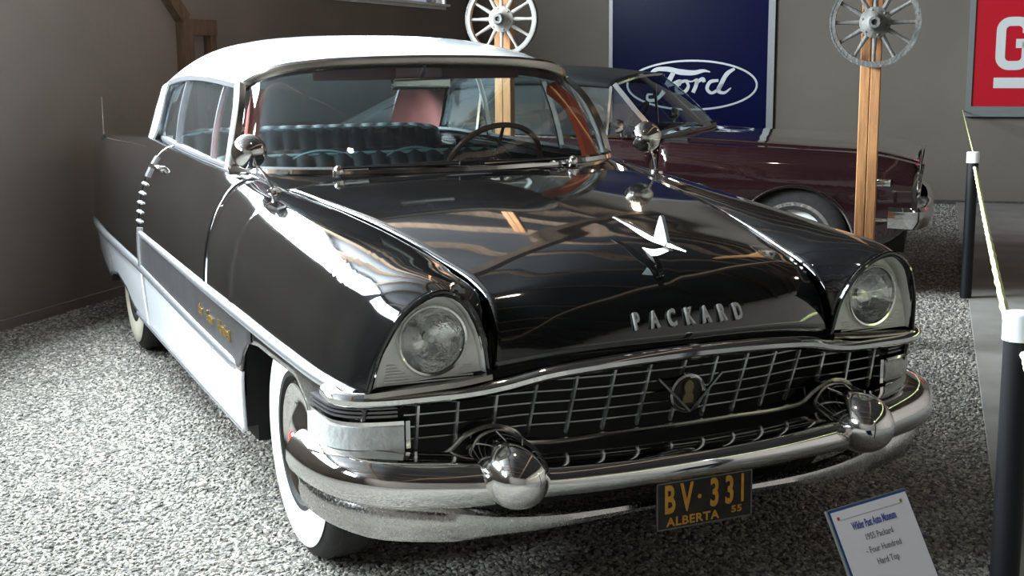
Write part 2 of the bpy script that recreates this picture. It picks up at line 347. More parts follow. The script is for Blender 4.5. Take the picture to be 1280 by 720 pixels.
# ------------------------------------------------------------------ gravel
def make_gravel():
    # a bed with a gentle unevenness; stones are scattered over it
    a0, a1, b0, b1 = -4.5, KB-.03, KL+.02, KW
    na, nb = 90, 50; v = []; f = []
    for i in range(na+1):
        for j in range(nb+1):
            p = room(a0+(a1-a0)*i/na, b0+(b1-b0)*j/nb, -.012); v.append(p)
    f = [(i*(nb+1)+j, (i+1)*(nb+1)+j, (i+1)*(nb+1)+j+1, i*(nb+1)+j+1) for i in range(na) for j in range(nb)]
    o = mesh('gravel', v, f, 'gravel_base', smooth=False)
    if o.data.polygons[0].normal.z < 0: o.data.flip_normals()
    o['kind'] = 'stuff'; tag(o, 'loose grey crushed gravel covering the ground under the cars', 'gravel')
    # density by distance to the camera
    at = o.data.attributes.new('dens', 'FLOAT', 'POINT')
    dd = []
    for p in v:
        q = np.array(p)-CAM; d = math.hypot(q[0], q[1]); lat = (q@RT)/max(q@FW, .3)
        k = 1. if q@FW > .8 and abs(lat) < .62 else .25
        dd.append(k*min(6000, 6000*(5.0/max(d, 5.0))**1.6))
    at.data.foreach_set('value', dd)
    m = bpy.data.materials.new('gravel_stone'); m.use_nodes = True; nt = m.node_tree; b = nt.nodes['Principled BSDF']; b.inputs['Roughness'].default_value = .85
    an = nt.nodes.new('ShaderNodeAttribute'); an.attribute_type = 'INSTANCER'; an.attribute_name = 'tone'
    r = nt.nodes.new('ShaderNodeValToRGB'); cr = r.color_ramp; cr.elements[0].color = (.12, .113, .098, 1); cr.elements[1].color = (.52, .49, .41, 1)
    for pos, c in ((.3, (.21, .20, .178)), (.55, (.30, .285, .25)), (.75, (.34, .31, .255)), (.92, (.40, .38, .325))):
        e = cr.elements.new(pos); e.color = (*c, 1)
    nt.links.new(an.outputs['Fac'], r.inputs[0]); nt.links.new(r.outputs[0], b.inputs['Base Color'])
    MATS['gravel_stone'] = m
    g = bpy.data.node_groups.new('scatter', 'GeometryNodeTree')
    g.interface.new_socket('Geometry', in_out='INPUT', socket_type='NodeSocketGeometry'); g.interface.new_socket('Geometry', in_out='OUTPUT', socket_type='NodeSocketGeometry')
    N = g.nodes.new; Lk = g.links.new
    gi, go = N('NodeGroupInput'), N('NodeGroupOutput')
    na_ = N('GeometryNodeInputNamedAttribute'); na_.data_type = 'FLOAT'; na_.inputs[0].default_value = 'dens'
    dp = N('GeometryNodeDistributePointsOnFaces'); Lk(gi.outputs[0], dp.inputs['Mesh']); Lk(na_.outputs[0], dp.inputs['Density'])
    ic = N('GeometryNodeMeshIcoSphere'); ic.inputs['Radius'].default_value = 1.; ic.inputs['Subdivisions'].default_value = 1
    nz = N('ShaderNodeTexNoise'); nz.inputs['Scale'].default_value = 1.3
    sub = N('ShaderNodeVectorMath'); sub.operation = 'SUBTRACT'; Lk(nz.outputs['Color'], sub.inputs[0]); sub.inputs[1].default_value = (.5, .5, .5)
    scl = N('ShaderNodeVectorMath'); scl.operation = 'SCALE'; Lk(sub.outputs[0], scl.inputs[0]); scl.inputs['Scale'].default_value = 1.1
    sp = N('GeometryNodeSetPosition'); Lk(ic.outputs[0], sp.inputs[0]); Lk(scl.outputs[0], sp.inputs['Offset'])
    sm = N('GeometryNodeSetMaterial'); Lk(sp.outputs[0], sm.inputs[0]); sm.inputs['Material'].default_value = m
    ip = N('GeometryNodeInstanceOnPoints'); Lk(dp.outputs['Points'], ip.inputs['Points']); Lk(sm.outputs[0], ip.inputs['Instance'])
    def rnd(lo, hi, seed, kind='FLOAT_VECTOR'):
        q = N('FunctionNodeRandomValue'); q.data_type = kind
        if kind == 'FLOAT_VECTOR': q.inputs[0].default_value = lo; q.inputs[1].default_value = hi; out = q.outputs[0]
        else: q.inputs[2].default_value = lo; q.inputs[3].default_value = hi; out = q.outputs[1]
        q.inputs['Seed'].default_value = seed; return out
    e2r = N('FunctionNodeEulerToRotation'); Lk(rnd((-.5, -.5, 0), (.5, .5, 6.28), 1), e2r.inputs[0]); Lk(e2r.outputs[0], ip.inputs['Rotation'])
    Lk(rnd((.0068, .0054, .0036), (.0148, .0104, .0078), 2), ip.inputs['Scale'])
    st = N('GeometryNodeStoreNamedAttribute'); st.data_type = 'FLOAT'; st.domain = 'INSTANCE'; st.inputs['Name'].default_value = 'tone'
    Lk(ip.outputs[0], st.inputs[0]); vs = [s for s in st.inputs if s.name == 'Value' and s.enabled]; Lk(rnd(0., 1., 3, 'FLOAT'), (vs or [st.inputs['Value']])[0])
    jn = N('GeometryNodeJoinGeometry'); Lk(st.outputs[0], jn.inputs[0]); Lk(gi.outputs[0], jn.inputs[0])
    Lk(jn.outputs[0], go.inputs[0])
    md = o.modifiers.new('stones', 'NODES'); md.node_group = g
make_gravel()


# ------------------------------------------------------------------ the black-and-white hardtop
# car axes: +y to the rear, front bumper at y = 0, x = 0 the centre line
car = thing('car', 'black 1950s hardtop car with white roof, chrome grille and whitewall tyres on gravel', 'car', (0, 0, 0))
C0 = (0, 2.5, .5)
HOOD = Net([
 [(0,.072,.748),(.2,.083,.745),(.38,.112,.733),(.551,.178,.700)],
 [(0,.088,.80),(.2,.098,.797),(.38,.128,.785),(.545,.188,.755)],
 [(0,.118,.862),(.2,.128,.857),(.38,.155,.843),(.538,.210,.812)],
 [(0,.19,.925),(.2,.197,.918),(.37,.217,.900),(.527,.258,.866)],
 [(0,.32,.968),(.2,.32,.961),(.37,.325,.938),(.525,.335,.900)],
 [(0,.55,1.008),(.2,.55,1.001),(.385,.55,.979),(.552,.55,.948)],
 [(0,.9,1.046),(.21,.9,1.041),(.41,.9,1.025),(.604,.9,1.006)],
 [(0,1.25,1.072),(.22,1.25,1.069),(.44,1.25,1.056),(.656,1.25,1.038)],
 [(0,1.64,1.090),(.24,1.645,1.088),(.48,1.68,1.080),(.71,1.58,1.064)]])
hg = HOOD.grid(np.linspace(0, HOOD.T[-1], 60), np.linspace(0, HOOD.V[-1]-.004, 22))
gridmesh('hood', mirror_full(hg), 'black_paint', car, (0, 1.2, .2), .010)

SIDE = Net([
 [(.552,.180,.695),(.575,.165,.800),(.633,.135,.898),(.705,.120,.934),(.785,.135,.897),(.845,.165,.80),(.878,.20,.675),(.885,.25,.52),(.875,.3,.40)],
 [(.540,.207,.785),(.572,.200,.862),(.637,.185,.923),(.712,.175,.948),(.797,.185,.912),(.862,.21,.81),(.892,.235,.677),(.896,.27,.52),(.88,.31,.40)],
 [(.526,.262,.862),(.574,.250,.905),(.642,.240,.942),(.718,.235,.958),(.808,.24,.925),(.875,.255,.82),(.906,.27,.676),(.908,.29,.52),(.885,.32,.40)],
 [(.537,.43,.918),(.585,.42,.945),(.652,.42,.966),(.732,.42,.972),(.825,.42,.940),(.893,.42,.840),(.930,.42,.676),(.930,.42,.52),(.905,.42,.38)],
 [(.582,.75,.980),(.620,.75,.994),(.680,.75,1.000),(.755,.75,.999),(.845,.75,.963),(.912,.75,.860),(.948,.75,.682),(.947,.75,.52),(.92,.75,.30)],
 [(.634,1.1,1.022),(.665,1.1,1.029),(.715,1.1,1.031),(.780,1.1,1.024),(.862,1.1,.984),(.922,1.1,.880),(.957,1.1,.692),(.956,1.1,.52),(.93,1.1,.27)],
 [(.693,1.5,1.054),(.718,1.5,1.058),(.755,1.5,1.059),(.808,1.5,1.049),(.878,1.5,1.00),(.932,1.5,.900),(.962,1.5,.700),(.960,1.5,.53),(.935,1.5,.265)],
 [(.775,2.0,1.098),(.798,2.0,1.095),(.826,2.0,1.085),(.858,2.0,1.060),(.898,2.0,1.00),(.940,2.0,.90),(.966,2.0,.712),(.964,2.0,.54),(.94,2.0,.265)],
 [(.785,2.6,1.110),(.806,2.6,1.107),(.832,2.6,1.097),(.862,2.6,1.070),(.902,2.6,1.01),(.943,2.6,.91),(.968,2.6,.72),(.967,2.6,.545),(.945,2.6,.27)],
 [(.775,3.25,1.122),(.797,3.25,1.119),(.826,3.25,1.109),(.860,3.25,1.083),(.902,3.25,1.02),(.944,3.25,.92),(.970,3.25,.73),(.969,3.25,.555),(.948,3.25,.28)],
 [(.735,3.9,1.125),(.762,3.9,1.124),(.800,3.9,1.116),(.846,3.9,1.092),(.900,3.9,1.03),(.944,3.9,.93),(.970,3.9,.735),(.969,3.9,.56),(.95,3.9,.30)],
 [(.700,4.6,1.06),(.740,4.6,1.085),(.790,4.6,1.098),(.850,4.6,1.090),(.908,4.6,1.035),(.943,4.6,.935),(.962,4.6,.735),(.962,4.6,.565),(.94,4.6,.33)],
 [(.680,5.1,1.00),(.730,5.1,1.050),(.790,5.1,1.082),(.850,5.1,1.078),(.900,5.1,1.03),(.930,5.1,.93),(.942,5.1,.735),(.940,5.1,.57),(.92,5.1,.40)],
 [(.660,5.43,.93),(.720,5.45,1.00),(.780,5.46,1.045),(.840,5.46,1.045),(.885,5.45,1.0),(.905,5.44,.90),(.908,5.43,.72),(.905,5.42,.57),(.89,5.40,.43)]],
 T=[.10,.17,.25,.42,.75,1.1,1.5,2.0,2.6,3.25,3.9,4.6,5.1,5.45])
VM = SIDE.V[-1]
def v_of_z(t, z):
    """v on section t where the outer side reaches height z"""
    vs = np.linspace(SIDE.V[3], VM, 120); zz = SIDE.at(t, vs)[:, 2]
    return float(np.interp(-z, -zz, vs))
def side_pt(t, z, off=0.):
    p = SIDE.at(t, v_of_z(t, z))[0]; return p+np.array([off, 0, 0])
def interp(x, X, Y): return float(np.interp(x, X, Y))
def z_up(y): return interp(y, [.2, .6, 1.2, 2, 3.25, 5.5], [.658, .672, .690, .705, .731, .731])      # upper chrome spear
def z_lo(y): return interp(y, [1.1, 1.35, 2, 3.25, 4.2, 5.5], [.500, .508, .525, .566, .574, .578])          # lower chrome spear
def z_arch(y):
    return interp(y, [.2, .44, .50, .56, .65, 1.05, 1.17, 1.26, 1.325, 1.37, 1.40, 3.60, 3.72, 3.85, 4.15, 4.45, 4.58, 4.68, 5.45],
                     [.40, .40, .46, .57, .628, .636, .618, .555, .468, .36, .262, .285, .31, .36, .40, .36, .33, .345, .43])
def side_panel(name, m, y0, y1, ztop, zbot, n, k, flip=True, thick=.012, vtop=None):
    G = []
    for t in (y0 if hasattr(y0, '__len__') else np.linspace(y0, y1, n)):
        va = (vtop if vtop is not None else v_of_z(t, ztop(t))); vb = v_of_z(t, max(zbot(t), SIDE.P[0, 8, 2]*0+.2))
        G.append(SIDE.at(t, np.linspace(va, vb, k)))
    return both(name, np.array(G), m, car, (0, 2.5, .55), thick)
ts = sorted({*np.linspace(.10, .30, 9), *np.linspace(.30, 1.80, 46), .44, .47, .5, .53, .56, 1.17, 1.21, 1.26, 1.29, 1.325, 1.35, 1.37, 1.385, 1.40, 1.797})
ts = [t for t in ts if t <= 1.797]
def lowf(y): return max(z_arch(y), z_lo(y)-.012) if y > 1.1 else z_arch(y)
fenders = side_panel('front_fender', 'black_paint', ts, None, None, lowf, 0, 40, vtop=0.)
side_panel('door', 'black_paint', 1.803, 3.247, None, lambda y: z_lo(y)-.012, 40, 40, vtop=0.)
side_panel('rear_quarter', 'black_paint', 3.253, 5.45, None, lambda y: z_lo(y)-.012, 50, 40, vtop=0.)
tsl = sorted({*np.linspace(1.29, 1.42, 14), *np.linspace(1.42, 1.797, 8)})
side_panel('white_fender_panel', 'white_paint', [t for t in tsl if z_arch(t) < z_lo(t)-.014], None, lambda y: z_lo(y)-.012, z_arch, 0, 10)
side_panel('white_door_panel', 'white_paint', 1.803, 3.247, lambda y: z_lo(y)-.012, z_arch, 24, 10)
side_panel('white_quarter_panel', 'white_paint', sorted({*np.linspace(3.253, 5.45, 50), 3.6, 3.72, 3.85, 4.45, 4.58, 4.68}), None, lambda y: z_lo(y)-.012, z_arch, 0, 10)
# dull metal band between the two spears
G = []
for t in np.linspace(1.12, 3.22, 40):
    za, zb = z_up(t), max(z_lo(t), z_arch(t)+.004 if t < 1.4 else 0); G.append([side_pt(t, za+(zb-za)*q, .004) for q in np.linspace(0, 1, 8)])
both('side_band', G, 'satin_metal', car, (0, 2.5, .55), .003)
for s in (1, -1):
    def P_(t, z, off=0.): return side_pt(t, z, off)*[s, 1, 1]
    # upper spear, fat near the grille and thinning backwards
    tt = np.concatenate([np.linspace(.19, .4, 8), np.linspace(.45, 3.22, 50)])
    pf = moulding(.019, .020*s); MB().sweep([P_(t, z_up(t), -.001) for t in tt], pf, scale=[1.0 if t < 1.3 else 1-.30*(t-1.3)/1.9 for t in tt]).build('upper_side_moulding', 'trim_metal', car)
    tt = np.concatenate([np.linspace(1.335, 1.42, 6), np.linspace(1.46, 5.44, 70)])
    MB().sweep([P_(t, z_lo(t), -.001) for t in tt], moulding(.022, .018*s), scale=[min(1, max(.1, (t-1.32)/.09)) for t in tt]).build('lower_side_moulding', 'trim_metal', car)
    tt = np.linspace(1.41, 3.6, 40)
    MB().sweep([P_(t, z_arch(t)+.004, -.002) for t in tt], moulding(.010, .008*s)).build('rocker_moulding', 'trim_metal', car)
    # upright louvre ornament at the rear door edge
    MB().sweep([P_(3.235, z, .001) for z in np.linspace(.575, .755, 10)], [(.004*s, -.022), (-.010*s, -.018), (-.014*s, 0), (-.010*s, .018), (.004*s, .022)], up=(0, 1, 0)).build('louvre_post', 'trim_metal', car)
    MB().sweep([P_(3.24, z, .001) for z in np.linspace(.985, 1.075, 8)], [(.004*s, -.03), (-.008*s, -.028), (-.011*s, 0), (-.008*s, .028), (.004*s, .03)], up=(0, 1, 0)).build('louvre_cap', 'trim_metal', car)
    for z in np.linspace(.785, .955, 5):
        MB().sweep([P_(t, z, 0) for t in np.linspace(3.17, 3.30, 5)], moulding(.008, .014*s), scale=[.4, 1, 1, 1, .4]).build('louvre_bar', 'trim_metal', car)
    # door handle
    hp = [P_(2.98, 1.045, .005), P_(3.0, 1.045, .03), P_(3.05, 1.047, .038), P_(3.12, 1.047, .036), P_(3.16, 1.046, .022)]
    h_ = MB().tube(curve(hp, 14), [.006]+[.009]*12+[.006], 8).build('door_handle', 'chrome', car)
    MB().lathe([(0, .012), (.018, .012), (.022, .009), (.022, 0)], P_(2.95, 1.04, -.002), (s, 0, .2), 12).build('push_button', 'chrome', car)
    # stainless belt moulding along the windows
    MB().sweep([(SIDE.at(t, .012)[0]+[0, 0, .004])*[s, 1, 1] for t in np.linspace(1.97, 3.95, 30)], [(-.012, -.004), (.012, -.004), (.010, .008), (-.010, .008)]).build('belt_moulding', 'trim_metal', car)
    # script on the band
    for i, (word, t0) in enumerate((('the', 1.86), ('Four', 1.70), ('Hundred', 1.48))):
        ln = {'the': .10, 'Four': .14, 'Hundred': .24}[word]; zz = .612-.004*i; c_ = P_(t0, zz, .0075); c2 = P_(t0-.1, zz-.004, .0075)
        xax = (c2-c_)*(1 if s < 0 else -1)
        text(word, .055, .002, 'gold', frame(c_, xax, (0, .0, 1)), car, 'script_lettering', .9)
    # small round vent on the fender top
    vp = SIDE.at(1.28, SIDE.V[3]+.012)[0]*[s, 1, 1]
    MB().lathe([(.001, .0), (.003, .010), (.004, .014), (.002, .017), (-.004, .017)], vp, (s*.25, -.1, 1), 20).build('fender_grommet', 'rubber', car)
# cowl and scuttle between hood and windshield
WSB = np.array([(0,1.70,1.098),(.25,1.712,1.100),(.48,1.765,1.104),(.64,1.838,1.106),(.745,1.925,1.108),(.795,2.02,1.112)])   # windshield base
WST = np.array([(0,2.045,1.494),(.25,2.050,1.490),(.45,2.068,1.480),(.575,2.105,1.464),(.648,2.155,1.440),(.690,2.225,1.405)])   # windshield top
wb_ = curve(WSB, 30); wt_ = curve(WST, 30)
hr = HOOD.at(HOOD.T[-1], np.linspace(0, HOOD.V[-1], 30)); hr = hr-[0, -.002, .012]
hr[-6:] = [SIDE.at(t, 0.)[0]-[0, 0, .008] for t in np.linspace(1.60, 2.0, 6)]
cw = np.array([[hr[j]*(1-q)+(wb_[j]-[0, 0, .006])*q for j in range(30)] for q in np.linspace(-.15, 1.1, 6)])
gridmesh('cowl', mirror_full(cw), 'black_paint', car, (0, 1.8, .5), .006)
# windshield
ws = np.array([[wb_[j]*(1-q)+wt_[j]*q+np.array([0, -.035*4*q*(1-q), .012*4*q*(1-q)])*(1-j/45) for j in range(30)] for q in np.linspace(0, 1, 14)])
gridmesh('windshield', mirror_full(ws), 'glass', car, (0, 3, 1))
full = lambda C_: np.concatenate([C_[:0:-1]*[-1, 1, 1], C_])
MB().sweep(full(wb_), [(-.004, -.024), (.016, -.022), (.022, -.010), (.018, .006), (.006, .014), (-.006, .012)]).build('windshield_sill_moulding', 'chrome', car)
MB().sweep(full(wt_)+[0, 0, .006], [(-.006, -.014), (.012, -.018), (.018, -.004), (.016, .012), (.004, .022), (-.006, .018)]).build('windshield_header_moulding', 'header_metal', car)
# roof
ROOF = Net([
 [(0,2.05,1.503),(.25,2.055,1.499),(.45,2.073,1.489),(.578,2.11,1.472),(.655,2.16,1.446),(.698,2.23,1.410)],
 [(0,2.20,1.545),(.25,2.20,1.541),(.45,2.22,1.527),(.585,2.25,1.502),(.668,2.29,1.462),(.712,2.33,1.418)],
 [(0,2.45,1.585),(.25,2.45,1.581),(.45,2.46,1.564),(.592,2.48,1.531),(.680,2.50,1.480),(.722,2.51,1.428)],
 [(0,2.85,1.612),(.25,2.85,1.607),(.45,2.85,1.588),(.598,2.85,1.552),(.688,2.85,1.492),(.727,2.85,1.436)],
 [(0,3.25,1.606),(.25,3.25,1.600),(.45,3.25,1.580),(.598,3.25,1.543),(.688,3.25,1.484),(.727,3.25,1.430)],
 [(0,3.60,1.565),(.25,3.60,1.558),(.45,3.60,1.538),(.598,3.60,1.505),(.690,3.60,1.450),(.731,3.58,1.402)],
 [(0,3.86,1.490),(.25,3.87,1.484),(.45,3.90,1.465),(.600,3.92,1.430),(.698,3.88,1.398),(.742,3.80,1.360)]])
rg = ROOF.grid(np.linspace(0, ROOF.T[-1], 44), np.linspace(0, ROOF.V[-1], 24))
gridmesh('roof', mirror_full(rg), 'white_paint', car, (0, 2.9, .9), .014)
# rear roof pillars
CP = Net([[(.600,3.92,1.430),(.698,3.88,1.398),(.742,3.80,1.360),(.734,3.60,1.388)],
          [(.625,4.10,1.320),(.712,4.03,1.300),(.756,3.89,1.270),(.750,3.69,1.262)],
          [(.650,4.27,1.205),(.722,4.17,1.190),(.768,4.00,1.175),(.764,3.77,1.168)],
          [(.675,4.42,1.085),(.730,4.30,1.100),(.776,4.08,1.112),(.774,3.85,1.116)]])
both('rear_pillar', CP.grid(np.linspace(0, CP.T[-1], 18), np.linspace(0, CP.V[-1], 10)), 'white_paint', car, (0, 3.9, 1.1), .012)
both('rear_pillar_lining', CP.grid(np.linspace(.02, CP.T[-1], 10), np.linspace(.01, CP.V[-1]-.03, 6))-[.034, .012, .012], 'headliner', car)
# rear window, deck, tail
rw0 = curve([(0,3.86,1.485),(.25,3.87,1.480),(.45,3.90,1.461),(.600,3.92,1.428)], 16); rw1 = curve([(0,4.52,1.085),(.25,4.52,1.085),(.5,4.48,1.085),(.672,4.42,1.085)], 16)
gridmesh('rear_window', mirror_full(np.array([[rw0[j]*(1-q)+rw1[j]*q+[0, .05*4*q*(1-q), .02*4*q*(1-q)] for j in range(16)] for q in np.linspace(0, 1, 8)])), 'glass', car, (0, 3, 1))
MB().sweep(full(rw1), [(-.01, -.012), (.014, -.012), (.012, .012), (-.008, .012)]).build('rear_window_moulding', 'chrome', car)
DECK = Net([[(0,4.50,1.075),(.3,4.50,1.075),(.55,4.46,1.075),(.69,4.40,1.085)],[(0,4.85,1.04),(.3,4.85,1.038),(.55,4.85,1.03),(.695,4.85,1.03)],
            [(0,5.2,.97),(.3,5.2,.968),(.55,5.2,.96),(.682,5.2,.975)],[(0,5.42,.88),(.3,5.42,.88),(.55,5.42,.88),(.66,5.42,.92)],[(0,5.50,.70),(.3,5.50,.70),(.55,5.48,.70),(.68,5.44,.72)],[(0,5.48,.42),(.3,5.48,.42),(.55,5.46,.42),(.88,5.40,.42)]])
gridmesh('trunk_lid', mirror_full(DECK.grid(np.linspace(0, DECK.T[-1], 30), np.linspace(0, DECK.V[-1], 12))), 'black_paint', car, (0, 4.8, .5), .01)
both('rear_deck_corner', [[SIDE.at(t, 0.)[0]+[.004, 0, -.006] for t in np.linspace(3.9, 4.6, 8)], [np.array([.70-.02*i/7, 4.42+.2*i/7, 1.08-.02*i/7]) for i in range(8)]], 'black_paint', car, (0, 4, .5))
for s in (1, -1):
    tl = MB(); tl.lathe([(0, .0), (.0, .05), (.03, .055), (.06, .04), (.075, 0)][::-1], (.80*s, 5.40, .93), (0, 1, 0), 20); tl.build('tail_lamp', 'red_enamel', car)
    MB().lathe([(-.02, .058), (.03, .062), (.04, .055)], (.80*s, 5.40, .93), (0, 1, 0), 20).build('tail_lamp_bezel', 'chrome', car)
rbp = full(curve([(0,5.60,.47),(.5,5.58,.47),(.72,5.54,.47),(.81,5.49,.47),(.84,5.43,.47)], 16))
MB().sweep(rbp, [(-.05, -.10), (.0, -.11), (.03, -.06), (.035, .0), (.02, .06), (-.02, .09), (-.05, .08)][::-1]).build('rear_bumper', 'chrome', car)
# antenna on the rear fender (passenger side, away from the road of the photo's camera)
ab = SIDE.at(5.06, SIDE.V[3]+.03)[0]*[-1, 1, 1]
an_ = MB().tube([ab+[0, 0, .02], ab+[0, 0, .10], ab+[.001, 0, .235]], [.005, .004, .003], 6).build('antenna_mast', 'chrome', car)
MB().lathe([(-.012, .015), (.006, .014), (.014, .010), (.022, .007), (.022, 0)], ab, (0, 0, 1), 14).build('antenna_base', 'rubber', car)
# ---- windshield pillars, side glass and frames
for s in (1, -1):
    S3 = np.array([s, 1, 1])
    ap = curve([(.797,2.02,1.105),(.775,2.035,1.20),(.735,2.10,1.33),(.700,2.215,1.412)], 14)
    MB().sweep([p*S3+[s*.006, .020, 0] for p in ap], [(-.016, -.018), (.016, -.018), (.020, .0), (.016, .016), (-.016, .016)], up=(s, 0, .3)).build('front_pillar', 'white_paint', car)
    MB().sweep([p*S3+[s*.004, -.004, 0] for p in ap], [(-.012, -.012), (.012, -.012), (.012, .012), (-.012, .012)], up=(s, 0, .3)).build('windshield_side_moulding', 'header_metal', car)
    MB().sweep([p*S3+[s*.014, .042, 0] for p in ap], [(-.008, -.008), (.008, -.008), (.008, .008), (-.008, .008)], up=(s, 0, .3)).build('pillar_moulding', 'trim_metal', car)
    # side glass: between belt and roof rail
    top = lambda y: ROOF.at(interp(y, ROOF.P[:, 5, 1], ROOF.T), ROOF.V[-1])[0]
    def glass(y0, y1, rake=0.):
        G_ = []
        for y in np.linspace(y0, y1, 12):
            yt = np.clip(y+.06-(y-2.1)*.06, 2.26, 3.70); a = np.array([interp(y, [2, 2.6, 3.25, 3.9], [.775, .785, .775, .742]), y, 1.10]); b = top(yt)-[.018, 0, .012]
            if y > 3.50: b = np.array([interp(y, [3.5, 3.6, 3.85], [.708, .722, .762]), y, interp(y, [3.50, 3.60, 3.69, 3.77, 3.85], [1.398, 1.372, 1.262, 1.168, 1.112])])
            G_.append([a*(1-q)+b*q+[.012*4*q*(1-q), 0, 0] for q in np.linspace(0, 1, 7)])
        return np.array(G_)
    for nm, y0, y1 in (('vent_window', 2.06, 2.42), ('door_window', 2.42, 3.22), ('quarter_window', 3.22, 3.84)):
        g_ = glass(y0, y1); o = gridmesh(nm, g_, 'glass', car, (0, 2.9, 1.2), 0, s)
        if nm != 'vent_window':
            e = g_[0]*S3; MB().sweep([p+[s*.004, 0, 0] for p in e], [(-.008, -.011), (.008, -.011), (.008, .011), (-.008, .011)], up=(s, 0, .3)).build('window_divider', 'trim_metal', o)
        MB().sweep([g_[i][-1]*S3+[s*.004, 0, .004] for i in range(12)], [(-.008, -.008), (.008, -.008), (.008, .008), (-.008, .008)]).build('window_frame', 'trim_metal', o)
    # drip moulding: stainless rail above the side glass, curving down the rear pillar
    dr = [top(y)*S3+[s*.004, 0, -.002] for y in np.linspace(2.23, 3.56, 24)]+[p*S3+[s*.004, 0, 0] for p in CP.grid(np.linspace(.05, CP.T[-1], 10), [CP.V[-1]])[:, 0]]
    MB().sweep(dr, [(-.010, -.012), (.008, -.012), (.012, 0), (.008, .008), (-.010, .008)]).build('drip_moulding', 'trim_metal', car)
    MB().lathe([(-.004, .012), (.014, .010), (.018, 0)], CP.at(CP.T[-1]*.75, CP.V[-1]*.15)[0]*S3, (s, .3, .2), 10).build('pillar_badge', 'chrome', car)
# ---- wipers
for s in (1, -1):
    b0 = np.array([.479*s, 1.715, 1.098])
    MB().lathe([(-.01, .022), (.012, .020), (.022, .015), (.030, .006), (.030, 0)], b0, (0, -.35, 1), 16).build('wiper_pivot', 'chrome', car)
    tip = np.array([(.479-.50)*s if s > 0 else -.02+.03, 1.672, 1.115]); tip = np.array([.04 if s > 0 else -.02, 1.675, 1.118]) if s < 0 else np.array([.08, 1.668, 1.114])
    MB().tube(curve([b0+[0, 0, .02], b0*.6+tip*.4+[0, -.01, .012], tip], 12), .0055, 6).build('wiper_arm', 'chrome', car)
    MB().sweep([b0*.75+tip*.25+[0, .012, .01], tip+[-.10*s, 0, .004]], [(-.004, -.008), (.004, -.008), (.004, .010), (-.004, .010)]).build('wiper_blade', 'rubber', car)
# ---- fender mirrors
for s in (1, -1):
    base = SIDE.at(1.545, SIDE.V[2])[0]*[s, 1, 1]; hd = np.array([.805*s, 1.70, 1.19])
    m_ = MB().tube(curve([base-[0, 0, .004], base*.55+hd*.45+[0, -.01, 0], hd+[0, -.01, -.035]], 12), [.011]+[.0075]*10+[.009], 8).build('mirror_stalk', 'chrome', car)
    MB().lathe([(-.004, .028), (.006, .026), (.012, .014), (.014, 0)], base, (.1*s, 0, 1), 18).build('mirror_foot', 'chrome', m_)
    ax = np.array([.02, -1., .05])
    MB().lathe([(.058, 0), (.056, .016), (.047, .035), (.029, .053), (.006, .062), (-.008, .063), (-.014, .060), (-.014, 0)], hd, ax, 28).build('mirror_head', 'chrome', m_)
